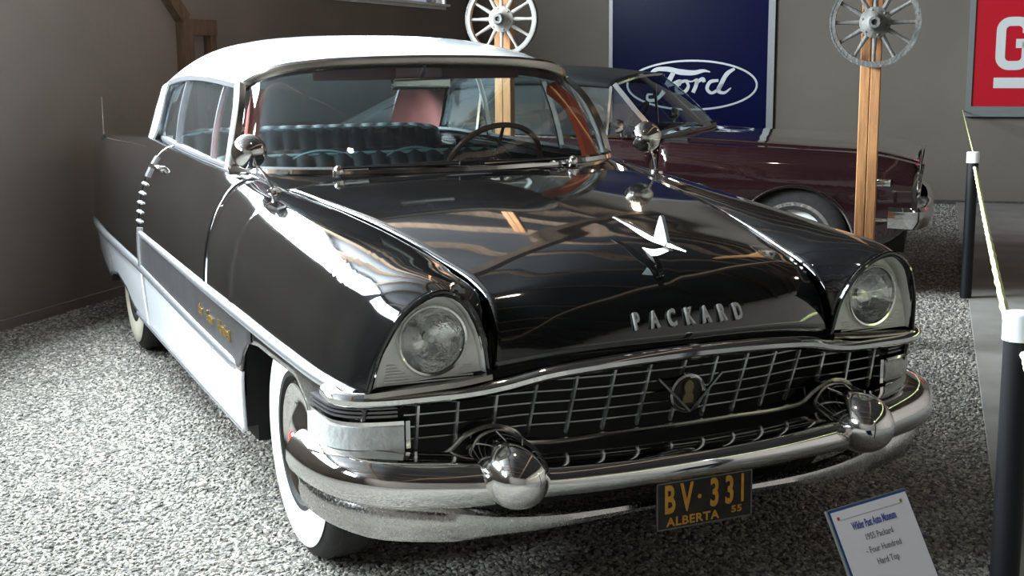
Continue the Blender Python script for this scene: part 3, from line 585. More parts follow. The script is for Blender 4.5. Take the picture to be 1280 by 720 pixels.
# ---- headlamps
for s in (1, -1):
    S3 = np.array([s, 1, 1]); hc = np.array([.706, .192, .797])
    rim = SIDE.row(.10)[:7]; rc = curve(rim, 40)           # hooded fender rim, inner bottom -> top -> outer bottom
    # inner return of the hood and the ribbed grey plate
    cen = np.array([.712, .20, .78]); ins = np.array([cen+(p-cen)*[.87, 1, .90] for p in rc]); pl = ins.copy(); pl[:, 1] = .196+(pl[:, 0]-.71)*.06
    pl[:, 2] = np.maximum(pl[:, 2], .684)
    hl = gridmesh('headlamp_hood', np.array([rc, .5*(rc+ins)+[0, .004, 0], ins*[1, 0, 1]+pl*[0, 1, 0]]), 'grey_bezel', car, (hc[0], .6, hc[2]), 0, s)
    md = hl.modifiers.new('thickness', 'SOLIDIFY'); md.thickness = .004
    MB().tube([p*S3 for p in rc], .0075, 8).build('headlamp_rim', 'black_paint', car)
    # plate with a round hole: polar grid between the outline and the lamp circle
    out = np.concatenate([pl, [pl[-1]*(1-q)+pl[0]*q for q in np.linspace(.1, .9, 9)]]); rings = []
    for q in np.linspace(0, 1, 5):
        r_ = []
        for p in out:
            d = p-hc; an = math.atan2(d[2], d[0]); ci = hc+np.array([.094*math.cos(an), .0, .094*math.sin(an)]); ci[1] = .196+(ci[0]-.71)*.06
            r_.append(p*(1-q)+ci*q)
        rings.append(r_+[r_[0]])
    hp_ = gridmesh('headlamp_plate', np.array(rings), 'grey_bezel', car, (hc[0], .6, hc[2]), 0, s)
    for z in np.linspace(.690, .738, 7):                    # fine ribs below the lamp
        for a, b in ((-1, -1), (1, 1)):
            xa = hc[0]+a*(.022+math.sqrt(max(0, .098**2-(hc[2]-z)**2))) if abs(hc[2]-z) < .098 else hc[0]
            xs = interp(z, [.68, .74], [.594, .600]) if a < 0 else interp(z, [.68, .74], [.838, .828])
            if abs(xs-xa) > .02:
                yy = lambda x: .196+(x-.71)*.06-.003
                MB().tube([(xa*s, yy(xa), z), (xs*s, yy(xs), z)], .0022, 5).build('bezel_rib', 'grey_bezel', hp_)
    ax = np.array([.06*s, -1, 0]); o_ = hc*S3
    MB().lathe([(-.012, .094), (.004, .0965), (.012, .092), (.010, .0865), (-.004, .085)], o_, ax, 40).build('headlamp_ring', 'chrome', hp_)
    lens = [(.006, .0865)]+[(.006+.026*(1-(r/.0865)**2), r) for r in np.linspace(.078, .0, 9)]
    MB().lathe(lens, o_, ax, 36).build('headlamp_lens', 'headlamp_glass', hp_)
    MB().lathe([(.000, .0862)]+[(-.055*(1-(r/.0865)**2), r) for r in np.linspace(.08, 0, 9)], o_, ax, 36).build('headlamp_reflector', 'reflector', hp_)
    MB().lathe([(-.05, .010), (-.012, .012), (-.004, .008), (-.004, 0)], o_, ax, 12).build('headlamp_bulb_shield', 'chrome', hp_)
    # bumper, arches, guards come below; chrome lip under the lamp
    MB().sweep([np.array(p)*S3 for p in curve([(.556,.176,.694),(.64,.166,.688),(.74,.176,.682),(.83,.192,.676),(.882,.215,.668)], 14)], [(-.02, -.010), (.010, -.010), (.015, -.003), (.008, .004), (-.02, .004)][::-1 if s > 0 else 1]).build('headlamp_sill', 'header_metal', car)
# ---- grille: heavy chrome brow bar
bar = full(curve([(0,.062,.721),(.12,.064,.719),(.28,.076,.711),(.42,.106,.694),(.52,.142,.668),(.60,.160,.656),(.72,.176,.652),(.84,.196,.650),(.905,.222,.650),(.938,.262,.652),(.945,.34,.658)], 40))
MB().sweep(bar, [(-.030, -.012), (-.010, -.020), (.010, -.017), (.021, -.006), (.022, .006), (.013, .016), (-.004, .021), (-.030, .018)]).build('grille_brow_bar', 'chrome', car)
MB().lathe([(-.014, .0), (-.014, .0235), (.014, .0235), (.014, 0)], (0, .066, .721), (1, 0, 0), 18).build('brow_bar_joint', 'chrome', car)
# flat black sheet painting in the shade of the opening behind the grille
gb = MB(); xs = np.linspace(-.92, .92, 30)
gv = [[(x, .36+.10*abs(x), z) for x in xs] for z in (.76, .40)]
gridmesh('grille_shade_sheet', np.array(gv), 'black_undercoat_and_shade', car)
def gy(x, z): return interp(abs(x), [0, .2, .32, .42, .55, .75, .9], [.114, .122, .136, .158, .180, .205, .24])+(.675-z)*.40*interp(abs(x), [.45, .6], [1, .5])        # grille plane leans forward at the top
def gtop(x): return interp(abs(x), [0, .28, .42, .52, .6, .9], [.705, .695, .676, .650, .640, .634])
def gbot(x): return interp(abs(x), [0, .3, .44, .5, .66, .9], [.498, .497, .496, .505, .496, .50])
for k in range(-7, 8):
    x = .106*k
    MB().sweep([(x, gy(x, z)-.004, z) for z in np.linspace(gtop(x)-.002, gbot(x)+.004, 5)], [(-.0048, -.004), (.0048, -.004), (.0036, .006), (-.0036, .006)], up=(0, -1, 0)).build('grille_upright', 'trim_metal', car)
for i, z0 in enumerate((.530, .564, .598, .632, .666)):
    xs = [x for x in np.linspace(-.775, .775, 60) if gbot(x)+.01 < z0 < gtop(x)-.006]
    if len(xs) > 3: MB().sweep([(x, gy(x, z0)+.003, z0) for x in xs], [(-.006, -.0022), (.004, -.0022), (.004, .0022), (-.006, .0022)]).build('grille_crossbar', 'grille_metal', car)
for s in (1, -1):
    S3 = np.array([s, 1, 1])
    # chrome eyebrow over each bumper guard, running on to the centre lip
    ey = curve([(.70,.215,.474),(.664,.200,.492),(.625,.180,.535),(.554,.165,.558),(.490,.165,.535),(.451,.178,.497),(.40,.185,.488),(.2,.168,.490),(0,.158,.491)], 50)
    MB().tube([p*S3 for p in ey], .0075, 8).build('grille_lip', 'header_metal', car)
    # black funnel under the eyebrow
    fn = [p*S3 for p in ey[6:26]]
    gridmesh('guard_shroud', np.array([[p+[0, .004, 0] for p in fn], [(.554*s, .25, .46)+(p-np.array([.554*s, .17, .46]))*[.9, 0, .9] for p in fn]]), 'black_paint', car)
    # outer lip under the parking lamp
    MB().sweep([np.array(p)*S3 for p in curve([(.70,.215,.476),(.80,.232,.486),(.88,.255,.492),(.928,.30,.496),(.945,.40,.50)], 14)], [(-.03, -.008), (.012, -.008), (.014, .004), (-.03, .008)]).build('lower_grille_lip', 'chrome_pitted', car)
    # parking lamp: wrap-around ribbed lens in chrome frames
    pp = curve([(.782,.218,.55),(.84,.232,.55),(.895,.256,.55),(.925,.290,.55),(.938,.36,.55),(.944,.44,.552)], 22)
    pk = MB().sweep([p*S3 for p in pp], [(-.03, -.030), (.006, -.030), (.014, -.018), (.016, 0), (.014, .018), (.006, .030), (-.03, .030)]).build('parking_lamp', 'lamp_lens', car)
    for dz in (-.036, .036):
        MB().sweep([p*S3+[0, -.004, dz] for p in pp], [(-.02, -.006), (.012, -.006), (.018, 0), (.012, .006), (-.02, .006)]).build('lamp_frame', 'chrome', pk)
    MB().box((.772*s-.006, .205, .514), (.772*s+.006, .235, .588)).build('lamp_end_bar', 'chrome', pk, smooth=False)
    for dz in (.055, .066, .077):                              # fluted ribs above the lamp
        MB().sweep([p*S3+[0, .0, dz] for p in pp[1:]], [(-.02, -.003), (.010, -.003), (.010, .003), (-.02, .003)]).build('corner_rib', 'satin_metal', pk)
    for dz in (-.048, -.058):
        MB().sweep([p*S3+[0, .0, dz] for p in pp[1:]], [(-.02, -.003), (.010, -.003), (.010, .003), (-.02, .003)]).build('corner_rib', 'satin_metal', pk)
# ---- centre emblem
em = MB().lathe([(-.006, .056), (.006, .056), (.009, .050), (.006, .045), (-.004, .045)], (0, .092, .600), (0, -1, -.08), 32).build('emblem_ring', 'grille_metal', car)
MB().lathe([(-.004, .05), (.001, .045), (.002, 0)], (0, .092, .600), (0, -1, -.08), 28).build('emblem_disc', 'plate_black', em)
for s in (1, -1):
    MB().sweep([(0, .078, .552), (.05*s, .075, .602), (.100*s, .074, .652)], [(-.003, -.004), (.003, -.004), (.003, .004), (-.003, .004)], up=(0, -1, 0)).build('emblem_chevron', 'grille_metal', em)
crest = MB(); ribbon(crest, [(0, -.034), (0, -.018), (0, -.004), (0, .010), (0, .022), (0, .031)], [.030, .034, .020, .030, .026, .006], lambda x, y, h: (x, .089-h-.08*y, .607+y), .008); crest.build('emblem_crest', 'old_gold', em)
# ---- lettering on the hood nose
for k, ch in enumerate('PACKARD'):
    x = (k-3)*.0535
    v_ = .0; tq = HOOD.T[1]+.010; r_ = HOOD.row(tq); vx = interp(abs(x), HOOD.P[1, :, 0], HOOD.V); p = HOOD.at(tq, vx)[0]*[1 if x >= 0 else -1, 1, 1]; p[0] = x
    q = HOOD.at(tq+.06, vx)[0]*[1 if x >= 0 else -1, 1, 1]; q[0] = x
    text(ch, .066, .005, 'letter_silver', frame(p+[0, -.006, .004], (1, .06*np.sign(x), 0), q-p), car, 'hood_letter', .52, 1., .0018)
# ---- hood ornament: spear, fin and stand
orn = MB(); orn.sweep(curve([(0,.106,.990),(0,.16,.996),(0,.26,1.003),(0,.38,1.022),(0,.507,1.040)], 20), [(-.016, -.003), (.016, -.003), (.012, .006), (0, .010), (-.012, .006)], scale=[.15+.85*min(1, i/4)*(1 if i < 10 else 1-.75*(i-10)/9) for i in range(20)])
orn = orn.build('ornament_spear', 'chrome', car)
G = [[(sx*w_, y, z) for sx in (-1, 1)] for y, z, w_ in ((.19, 1.0, .003), (.30, 1.0, .003))]
fin = MB(); fp = [(.196, .998), (.272, 1.003), (.262, 1.030), (.250, 1.055), (.242, 1.070), (.235, 1.075), (.229, 1.070), (.216, 1.045), (.204, 1.018)]
fin.add([(x, y, z) for x in (-.005, .005) for y, z in fp], [tuple(range(9)), tuple(range(17, 8, -1))]+[(i, (i+1) % 9, 9+(i+1) % 9, 9+i) for i in range(9)]); fin.build('ornament_fin', 'fin_plastic', orn)
MB().sweep(curve([(0,.19,.992),(0,.25,.972),(0,.33,.966),(0,.46,.988)], 14), [(-.008, -.012), (.008, -.012), (.005, .006), (-.005, .006)]).build('ornament_stand', 'chrome', orn)
# ---- bumper
bp = full(curve([(0,-.020,.432),(.25,-.012,.432),(.50,.020,.434),(.72,.070,.440),(.87,.135,.446),(.955,.235,.452),(.992,.36,.456),(1.0,.47,.458)], 46))
bprof = [(-.10, .052), (-.05, .056), (-.012, .050), (.014, .036), (.026, .014), (.027, -.010), (.018, -.032), (.0, -.046), (-.03, -.050), (-.05, -.046), (-.05, .03), (-.10, .04)]
tsx = np.abs(bp[:, 0]); bs = [(1.0+.1*min(1, x/.9), interp(x, [0, .45, .62, .9, 1], [.78, .85, 1.12, 1.28, 1.25])) for x in tsx]
bump = MB().sweep(bp, bprof, scale=bs).build('front_bumper', 'chrome', car)
# bumper guards (bullets)
for s in (1, -1):
    prof = [(-.24, .056), (-.17, .077), (-.10, .087), (-.04, .0885), (.0, .085), (.035, .075), (.060, .061), (.078, .043), (.088, .023), (.091, 0)]
    P2 = np.array(prof); pr = curve(np.c_[P2, np.zeros(len(P2))], 36)[:, :2]
    MB().lathe([tuple(q) for q in pr], (.550*s, .012, .462), (-.02*s, -1, -.06), 40).build('bumper_guard', 'chrome', car)
# lower bumper wing under each side, meeting behind the plate
vb = curve([(0,.075,.306),(.25,.072,.303),(.42,.075,.304),(.58,.088,.314),(.74,.120,.330),(.88,.185,.346),(.955,.275,.358),(.985,.38,.362),(.99,.46,.366)], 26)
vbf = full(vb); sc_ = [(1, interp(abs(p[0]), [0, .25, .42, .56, .68, .88, 1], [.36, .45, .62, .82, 1.25, 1.5, 1.4])) for p in vbf]
MB().sweep(vbf, [(-.04, .034), (-.008, .036), (.006, .026), (.010, 0), (.002, -.030), (-.014, -.040), (-.04, -.036)], scale=sc_).build('bumper_wing', 'chrome_pitted', car)
# ---- licence plate
pc = np.array([-.004, -.012, .326])
pl_ = MB().box((-.152, -.0015, -.066), (.152, .0015, .066), lambda x, y, z: pc+[x, y+.02*z, z]).build('licence_plate', 'plate_black', car, smooth=False)
for a, b, c_, d in ((-.152, -.148, -.066, .066), (.148, .152, -.066, .066), (-.152, .152, -.066, -.062), (-.152, .152, .062, .066)):
    MB().box((a, -.0035, c_), (b, .0, d), lambda x, y, z: pc+[x, y+.02*z, z]).build('plate_edge', 'sign_frame', pl_, smooth=False)
fr_ = lambda x, y: frame(pc+[x, -.0025, y], (1, 0, 0), (0, .02, 1))
for ch, x in zip('BV331', (-.112, -.058, .030, .078, .120)):
    text(ch, .108, .0012, 'plate_orange', fr_(x, .014), pl_, 'plate_character', .58 if ch != '1' else .5, 1., .0028)
MB().lathe([(0, .006), (.0025, .006), (.0025, 0)], pc+[-.018, -.0015, .014], (0, -1, 0), 10).build('plate_dot', 'plate_orange', pl_)
text('ALBERTA', .034, .0012, 'plate_orange', fr_(-.038, -.047), pl_, 'plate_word', 1.12, 1.08, .0008)
text('55', .026, .0012, 'plate_orange', fr_(.102, -.040), pl_, 'plate_year', 1.3, 1.1, .0006)
MB().box((-.06, .02, .02), (.06, .09, .06), lambda x, y, z: pc+[x, y, z]).build('plate_bracket', 'black_undercoat_and_shade', car, smooth=False)
# ---- wheels
def wheel(x, y, s, ww):
    r = .365; wx = .098
    O = np.array([x, y, r-.004]); ax = (s, 0, 0)
    wt = MB().lathe([(-wx, .20), (-wx*1.03, .26), (-wx*.96, .325), (-wx*.80, .352), (-wx*.60, r-.003), (-.03, r), (.03, r), (wx*.60, r-.003), (wx*.80, .352), (wx*.96, .325), (wx*1.03, .27), (wx, .20), (wx*.7, .19)], O, ax, 56).build('tyre', 'rubber', car)
    for dx in (-.05, -.018, .018, .05):
        MB().lathe([(dx-.004, r-.001), (dx-.004, r+.0022), (dx+.004, r+.0022), (dx+.004, r-.001)], O, ax, 56).build('tread_rib', 'rubber', wt)
    MB().lathe([(wx*.985, .326), (wx*1.03, .320), (wx*1.075, .285), (wx*1.07, .245), (wx*1.0, .213), (wx*.9, .211)], O, ax, 56).build('whitewall', ww, wt)
    MB().lathe([(wx*.95, .212), (wx*.99, .208), (wx*.88, .198), (wx*.62, .188), (wx*.62, 0)], O, ax, 48).build('rim', 'chrome', wt)
    cap = MB().lathe([(wx*.70, .190), (wx*.92, .186), (wx*.96, .176), (wx*.80, .150), (wx*.84, .11), (wx*1.05, .075), (wx*1.12, .05), (wx*1.14, 0)], O, ax, 48).build('hubcap', 'chrome', wt)
    MB().lathe([(wx*1.13, .032), (wx*1.20, .026), (wx*1.22, 0)], O, ax, 24).build('hubcap_emblem', 'red_enamel', cap)
for s in (1, -1):
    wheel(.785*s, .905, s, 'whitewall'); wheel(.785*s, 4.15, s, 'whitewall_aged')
# ---- chassis, wheel houses and floor pan
for s in (1, -1):
    for y0, y1, zt in ((.46, 1.40, .80), (3.62, 4.68, .74)):
        fr2 = lambda x, y, z: (x*s, y, z)
        MB().add([fr2(x, y, z) for x, y, z in ((.60, y0, .3), (.60, y1, .3), (.60, y1, zt), (.60, y0, zt), (.925, y0, .40), (.925, y1, .28), (.90, y1, zt), (.90, y0, zt))], [(0, 1, 2, 3), (3, 2, 6, 7), (1, 5, 6, 2), (0, 3, 7, 4)]).build('wheel_house', 'black_undercoat_and_shade', car, smooth=False)
MB().box((-.60, .42, .22), (.60, 1.42, .68)).build('engine_bay', 'black_undercoat_and_shade', car, smooth=False)
MB().box((-.88, 1.42, .22), (.88, 3.60, .34)).build('floor_pan', 'black_undercoat_and_shade', car, smooth=False)
MB().box((-.60, 3.60, .24), (.60, 5.35, .66)).build('trunk_floor', 'black_undercoat_and_shade', car, smooth=False)
MB().box((-.80, 1.44, .34), (.80, 1.62, 1.0)).build('firewall', 'black_undercoat_and_shade', car, smooth=False)
for s in (1, -1):
    MB().box((min(.8*s, .86*s), 1.62, .34), (max(.8*s, .86*s), 3.9, .98)).build('inner_door_panel', 'seat_cloth', car, smooth=False)
# ---- interior
ds = curve([(0,1.75,1.07),(0,1.95,1.085),(0,2.08,1.06),(0,2.12,1.0),(0,2.08,.86)], 14)
gridmesh('dashboard', np.array([[(x, p[1]+abs(x)**2*.12, p[2]) for x in np.linspace(-.76, .76, 14)] for p in ds]), 'dash', car, (0, 1.9, .8), .01)
def seat(y, ztop, zs, depth, w_, nm):
    o = MB(); prof = [(y-.02, zs+.02), (y+.02, zs+.2), (y+.07, ztop-.06), (y+.10, ztop), (y+.15, ztop+.01), (y+.20, ztop-.04), (y+.22, zs)]
    n = 128; G = []
    for i in range(n+1):
        x = -w_+2*w_*i/n; k = abs(math.sin(PI*i*16/n)); r_ = 1-(abs(x)/w_)**10*.06
        G.append([(x, a-(.024*k if j < 4 else 0), zs+(z-zs)*r_) for j, (a, z) in enumerate(prof)])
    G = np.array([curve(g, 22) for g in G]); ob = gridmesh(nm, G, 'seat_cloth', car, (0, y+.12, zs))
    cs = MB().box((-w_, y-depth, zs-.16), (w_, y+.05, zs+.02)).build('seat_cushion', 'seat_cloth', ob, bevel=.03)
    tp = [(x, y+.085, zs+(ztop-.012-zs)*(1-(abs(x)/w_)**10*.06)) for x in np.linspace(-w_*.99, w_*.99, 40)]
    MB().tube(tp, .009, 6).build('seat_piping', 'seat_piping', ob)
    for s in (1, -1): MB().box((min(s*(w_-.02), s*w_), y-depth, zs-.1), (max(s*(w_-.02), s*w_), y+.1, zs+.03)).build('seat_end', 'seat_piping', ob, smooth=False)
    return ob
sf = seat(2.72, 1.10, .62, .50, .70, 'front_seat'); sr = seat(3.62, 1.165, .62, .46, .70, 'rear_seat')
for x in (-.22, .22):
    MB().tube(curve([(x-.2, 2.795, .80), (x-.2, 2.80, 1.02), (x-.14, 2.80, 1.07), (x+.14, 2.80, 1.07), (x+.2, 2.80, 1.02), (x+.2, 2.795, .80)], 30), .006, 6).build('seat_piping', 'seat_piping', sf)
MB().box((-.68, 3.84, 1.08), (.68, 4.46, 1.10)).build('parcel_shelf', 'seat_cloth', car, smooth=False)
hlg = ROOF.grid(np.linspace(.01, ROOF.T[-1], 16), np.linspace(0, ROOF.V[-1]*.97, 10))-[0, 0, .035]
gridmesh('headliner', mirror_full(hlg), 'headliner', car)
for s in (1, -1):
    ap = curve([(.775,2.06,1.10),(.750,2.075,1.20),(.712,2.14,1.33),(.672,2.235,1.395)], 12)
    MB().sweep([p*[s, 1, 1] for p in ap], [(-.022, -.062), (.022, -.062), (.022, -.016), (-.022, -.016)], up=(s, 0, .3)).build('pillar_lining', 'red_trim', car)
    both_ = MB().box((min(.10*s, .44*s), 2.13, 1.425), (max(.10*s, .44*s), 2.145, 1.475)); both_.build('sun_visor', 'headliner', car, bevel=.005)
# steering wheel (left-hand drive)
so = np.array([.36, 2.22, 1.05]); sa = np.array([0, .85, .52]); sa /= np.linalg.norm(sa); sx_ = np.array([1., 0, 0]); sy_ = np.cross(sa, sx_)
ring = [so+.215*(sx_*math.cos(a)+sy_*math.sin(a)) for a in np.linspace(0, 2*PI, 41)]
st_ = MB().tube(ring, .012, 8, cap=False).build('steering_wheel', 'wheel_brown', car)
MB().lathe([(-.06, .03), (0, .045), (.02, .035), (.028, 0)], so, sa, 18).build('horn_hub', 'chrome', st_)
for a in (0.1, PI-.1, -PI/2): MB().tube([so, so+.212*(sx_*math.cos(a)+sy_*math.sin(a))], .008, 6).build('spoke', 'dash', st_)
MB().tube([so-sa*.03, so-sa*.40], .03, 10).build('steering_column', 'dash', st_)
# rear-view mirror
rv = MB().box((-.125, 2.10, 1.385), (.125, 2.135, 1.435)).build('interior_mirror', 'chrome', car, bevel=.012)
MB().tube([(0, 2.11, 1.43), (0, 2.07, 1.478)], .009, 8).build('mirror_bracket', 'chrome', rv)

# ------------------------------------------------------------------ the maroon car behind
SC2 = 1.05
xl = E1; yl = -E2; fw_ = at_depth(995, 200, 8.28); fw_[2] = 0
org = fw_-SC2*(-.82*xl+.95*yl)
car2 = thing('car', 'dark maroon two-door car with black vinyl roof parked behind the posts', 'car', org, math.atan2(xl[1], xl[0]), None, SC2)
R2 = [(.04,[(0,.805),(.5,.805),(.775,.80),(.865,.775),(.905,.70),(.915,.57),(.895,.46)]),
      (.35,[(0,.868),(.5,.862),(.785,.845),(.875,.815),(.915,.71),(.925,.55),(.90,.32)]),
      (.95,[(0,.918),(.5,.908),(.785,.880),(.880,.845),(.922,.72),(.93,.55),(.90,.26)]),
      (1.5,[(0,.948),(.5,.938),(.785,.908),(.880,.870),(.922,.73),(.93,.55),(.90,.25)]),
      (1.85,[(0,.965),(.5,.955),(.790,.925),(.882,.885),(.922,.74),(.93,.55),(.90,.25)]),
      (2.5,[(0,.97),(.5,.965),(.800,.940),(.885,.900),(.922,.74),(.93,.55),(.90,.25)]),
      (3.1,[(0,.97),(.5,.965),(.800,.955),(.890,.915),(.925,.75),(.93,.55),(.90,.25)]),
      (3.8,[(0,.985),(.5,.985),(.790,.975),(.890,.935),(.928,.76),(.93,.55),(.90,.27)]),
      (4.4,[(0,.96),(.5,.96),(.775,.94),(.870,.90),(.905,.74),(.91,.55),(.88,.32)]),
      (4.98,[(0,.88),(.5,.88),(.740,.87),(.820,.83),(.850,.70),(.85,.56),(.83,.42)])]
N2 = Net([[(x, y, z) for x, z in r] for y, r in R2], T=[y for y, _ in R2])
CC = (0, 2.4, .5)
gridmesh('hood', mirror_full(N2.grid(np.linspace(.04, 1.80, 24), np.linspace(0, N2.V[2], 14))), 'maroon_paint', car2, CC, .01)
gridmesh('trunk_lid', mirror_full(N2.grid(np.linspace(3.75, 4.98, 16), np.linspace(0, N2.V[2], 14))), 'maroon_paint', car2, CC, .01)
def arch2(y):
    for c_ in (.95, 3.80):
        if abs(y-c_) < .36: return .30+math.sqrt(.36**2-(y-c_)**2)
    return .0
def panel2(name, ys):
    G_ = []
    for t in ys:
        vs = np.linspace(N2.V[2], N2.V[-1], 100); z = N2.at(t, vs)[:, 2]; vb = float(np.interp(-max(arch2(t), .2), -z, vs)); G_.append(N2.at(t, np.linspace(N2.V[2], vb, 18)))
    both(name, np.array(G_), 'maroon_paint', car2, CC, .012)
A2 = lambda a, b, n, c_: sorted({*np.linspace(a, b, n), *[c_+.36*math.cos(q) for q in np.linspace(0, PI, 25)]})
panel2('front_fender', A2(.04, 1.776, 30, .95)); panel2('door', np.linspace(1.784, 3.10, 16)); panel2('rear_quarter', A2(3.108, 4.98, 30, 3.80))
for s in (1, -1):
    S3 = np.array([s, 1, 1])
    for c_ in (.95, 3.80):
        ar = [N2.at(c_+.36*math.cos(q), float(np.interp(-(.30+.36*math.sin(q)), -N2.at(c_+.36*math.cos(q), np.linspace(N2.V[2], N2.V[-1], 80))[:, 2], np.linspace(N2.V[2], N2.V[-1], 80))))[0]*S3 for q in np.linspace(.15, PI-.15, 24)]
        MB().tube(ar, .007, 6).build('arch_moulding', 'chrome', car2)
    MB().sweep([N2.at(t, N2.V[6]-.03)[0]*S3 for t in np.linspace(1.34, 3.42, 20)], moulding(.012, .008*s)).build('rocker_moulding', 'chrome', car2)
    mk = N2.at(.36, N2.V[4]+.02)[0]*S3
    MB().box((-.008, -.07, -.022), (.008, .07, .022), lambda x, y, z: mk+[x, y, z]).build('side_marker', 'chrome', car2, bevel=.004)
    mk2 = N2.at(.37, N2.V[5]+.08)[0]*S3
    MB().box((-.008, -.09, -.010), (.008, .09, .010), lambda x, y, z: mk2+[x, y, z]).build('fender_trim', 'chrome', car2, bevel=.003)
    # fender tip, headlamps
    MB().sweep([np.array(p)*S3 for p in ((.90,.06,.50),(.912,.03,.62),(.905,.02,.70),(.86,.005,.775),(.77,.0,.80),(.55,-.005,.805),(0,-.01,.805))], moulding(.014, .014*-s), up=(0, -1, 0)).build('front_edge_moulding', 'chrome', car2)
    for x in (.55, .745):
        hb = MB().lathe([(-.03, .085), (.02, .088), (.026, .078), (.01, .074)], (x*s, .07, .665), (0, -1, 0), 24).build('headlamp_bezel', 'chrome', car2)
        MB().lathe([(.0, .076), (.016, .05), (.022, 0)], (x*s, .07, .665), (0, -1, 0), 20).build('headlamp_lens', 'lamp_lens', hb)
    # side glass
    def tp(y): return interp(y, [1.80, 2.10, 2.45, 3.1, 3.55], [.94, 1.245, 1.272, 1.272, 1.20])
    for nm, y0, y1 in (('vent_window', 1.84, 2.13), ('door_window', 2.13, 3.0), ('quarter_window', 3.0, 3.5)):
        g_ = np.array([[(np.array([.80, y, .93])*(1-q)+np.array([.80-.13*(tp(y)-.93)/.34, y, tp(y)])*q) for q in np.linspace(0, 1, 6)] for y in np.linspace(y0, y1, 8)])
        o = gridmesh(nm, g_, 'glass', car2, CC, 0, s)
        if nm != 'vent_window': MB().sweep([p*S3+[s*.006, 0, 0] for p in g_[0]], [(-.008, -.010), (.008, -.010), (.008, .010), (-.008, .010)], up=(s, 0, .3)).build('window_divider', 'chrome', o)
    MB().sweep([np.array(p)*S3 for p in ((.805,1.79,.935),(.745,1.95,1.09),(.675,2.11,1.258))], [(-.014, -.016), (.016, -.016), (.016, .016), (-.014, .016)], up=(s, 0, .4)).build('front_pillar', 'chrome', car2)
    MB().sweep([np.array((interp(y, [1.8, 3.5], [.805, .806]), y, .94))*S3 for y in np.linspace(1.8, 3.5, 14)], [(-.008, -.008), (.012, -.008), (.012, .008), (-.008, .008)]).build('belt_moulding', 'chrome', car2)
    dh = N2.at(2.92, N2.V[3]+.05)[0]*S3
    MB().box((-.004, -.07, -.012), (.022, .07, .012) , lambda x, y, z: dh+[x*s, y, z]).build('door_handle', 'chrome', car2, bevel=.004)
    mr = MB().tube([np.array((.86,2.02,.93))*S3, np.array((.90,2.02,.985))*S3], .010, 6).build('door_mirror_stalk', 'chrome', car2)
    MB().lathe([(.03, 0), (.024, .03), (0, .045), (-.02, .046), (-.02, 0)], np.array((.905,2.02,1.01))*S3, (0, -1, 0), 18).build('door_mirror', 'chrome', mr)
    # wheels
    for y in (.95, 3.80):
        O = np.array([.80*s, y, .328]); ax = (s, 0, 0)
        wt = MB().lathe([(-.09, .19), (-.10, .24), (-.092, .30), (-.07, .326), (0, .33), (.07, .326), (.092, .30), (.10, .24), (.09, .19), (.06, .185)], O, ax, 44).build('tyre', 'rubber', car2)
        MB().lathe([(.092, .243), (.104, .236), (.094, .212), (.07, .200)], O, ax, 40).build('trim_ring', 'chrome', wt)
        rm = MB().lathe([(.08, .215), (.055, .19), (.065, .09), (.06, 0)], O, ax, 36).build('rim', 'grey_bezel', wt)
        MB().lathe([(.06, .07), (.10, .062), (.115, .04), (.118, 0)], O, ax, 24).build('hubcap', 'chrome', rm)
        for k in range(5):
            an = 2*PI*k/5; u = np.array([0, math.cos(an), math.sin(an)]); MB().lathe([(0, .032), (.016, .030), (.016, 0)], O+[.050*s, 0, 0]+u*.145, ax, 10).build('rim_slot_shade_disc', 'black_undercoat_and_shade', rm)  # black discs painted on for the shade inside the slot holes
        MB().add([np.array(p)*S3 for p in ((.62,y-.38,.26),(.62,y+.38,.26),(.62,y+.38,.72),(.62,y-.38,.72),(.90,y-.38,.28),(.90,y+.38,.28),(.88,y+.38,.72),(.88,y-.38,.72))], [(0, 1, 2, 3), (3, 2, 6, 7), (1, 5, 6, 2), (0, 3, 7, 4)]).build('wheel_house', 'black_undercoat_and_shade', car2, smooth=False)
# grille and bumper
gridmesh('grille_shade_sheet', np.array([[(x, .12, z) for x in np.linspace(-.87, .87, 10)] for z in (.79, .42)]), 'black_undercoat_and_shade', car2)  # flat black sheet standing in for shade behind the bars
for z in (.60, .64, .68, .72): MB().tube([(-.44, .075, z), (.44, .075, z)], .006, 6).build('grille_bar', 'chrome', car2)
b2 = full(curve([(0,-.10,.47),(.4,-.09,.47),(.70,-.055,.475),(.86,.0,.48),(.93,.09,.485),(.945,.30,.49)], 18))
MB().sweep(b2, [(-.05, .055), (-.01, .062), (.012, .040), (.014, -.02), (-.01, -.062), (-.04, -.07), (-.05, -.05)]).build('front_bumper', 'chrome', car2)
MB().sweep(full(curve([(0,4.99,.86),(.5,4.99,.86),(.74,4.97,.86)], 8)), [(-.02, -.4), (.02, -.4), (.02, .01), (-.02, .01)]).build('tail_panel', 'maroon_paint', car2, smooth=False)
MB().sweep(full(curve([(0,5.10,.50),(.6,5.08,.50),(.86,5.0,.50),(.91,4.8,.50)], 14)), [(-.04, -.07), (.015, -.05), (.018, .03), (-.02, .06), (-.05, .05)]).build('rear_bumper', 'chrome', car2)
w0 = curve([(0,1.60,.968),(.3,1.62,.966),(.6,1.69,.955),(.80,1.80,.935)], 16); w1 = curve([(0,2.00,1.315),(.3,2.01,1.31),(.55,2.05,1.290),(.672,2.11,1.260)], 16)
gridmesh('windshield', mirror_full(np.array([w0*(1-q)+w1*q+np.array([0, -.02, .008])*4*q*(1-q) for q in np.linspace(0, 1, 9)])), 'glass', car2, (0, 3, 1))
MB().sweep(full(w1), [(-.008, -.010), (.010, -.010), (.012, .006), (-.004, .014)]).build('windshield_moulding', 'chrome', car2)
MB().sweep(full(w0), [(-.03, -.012), (.010, -.012), (.010, .006), (-.03, .006)]).build('cowl_panel', 'satin_metal', car2)
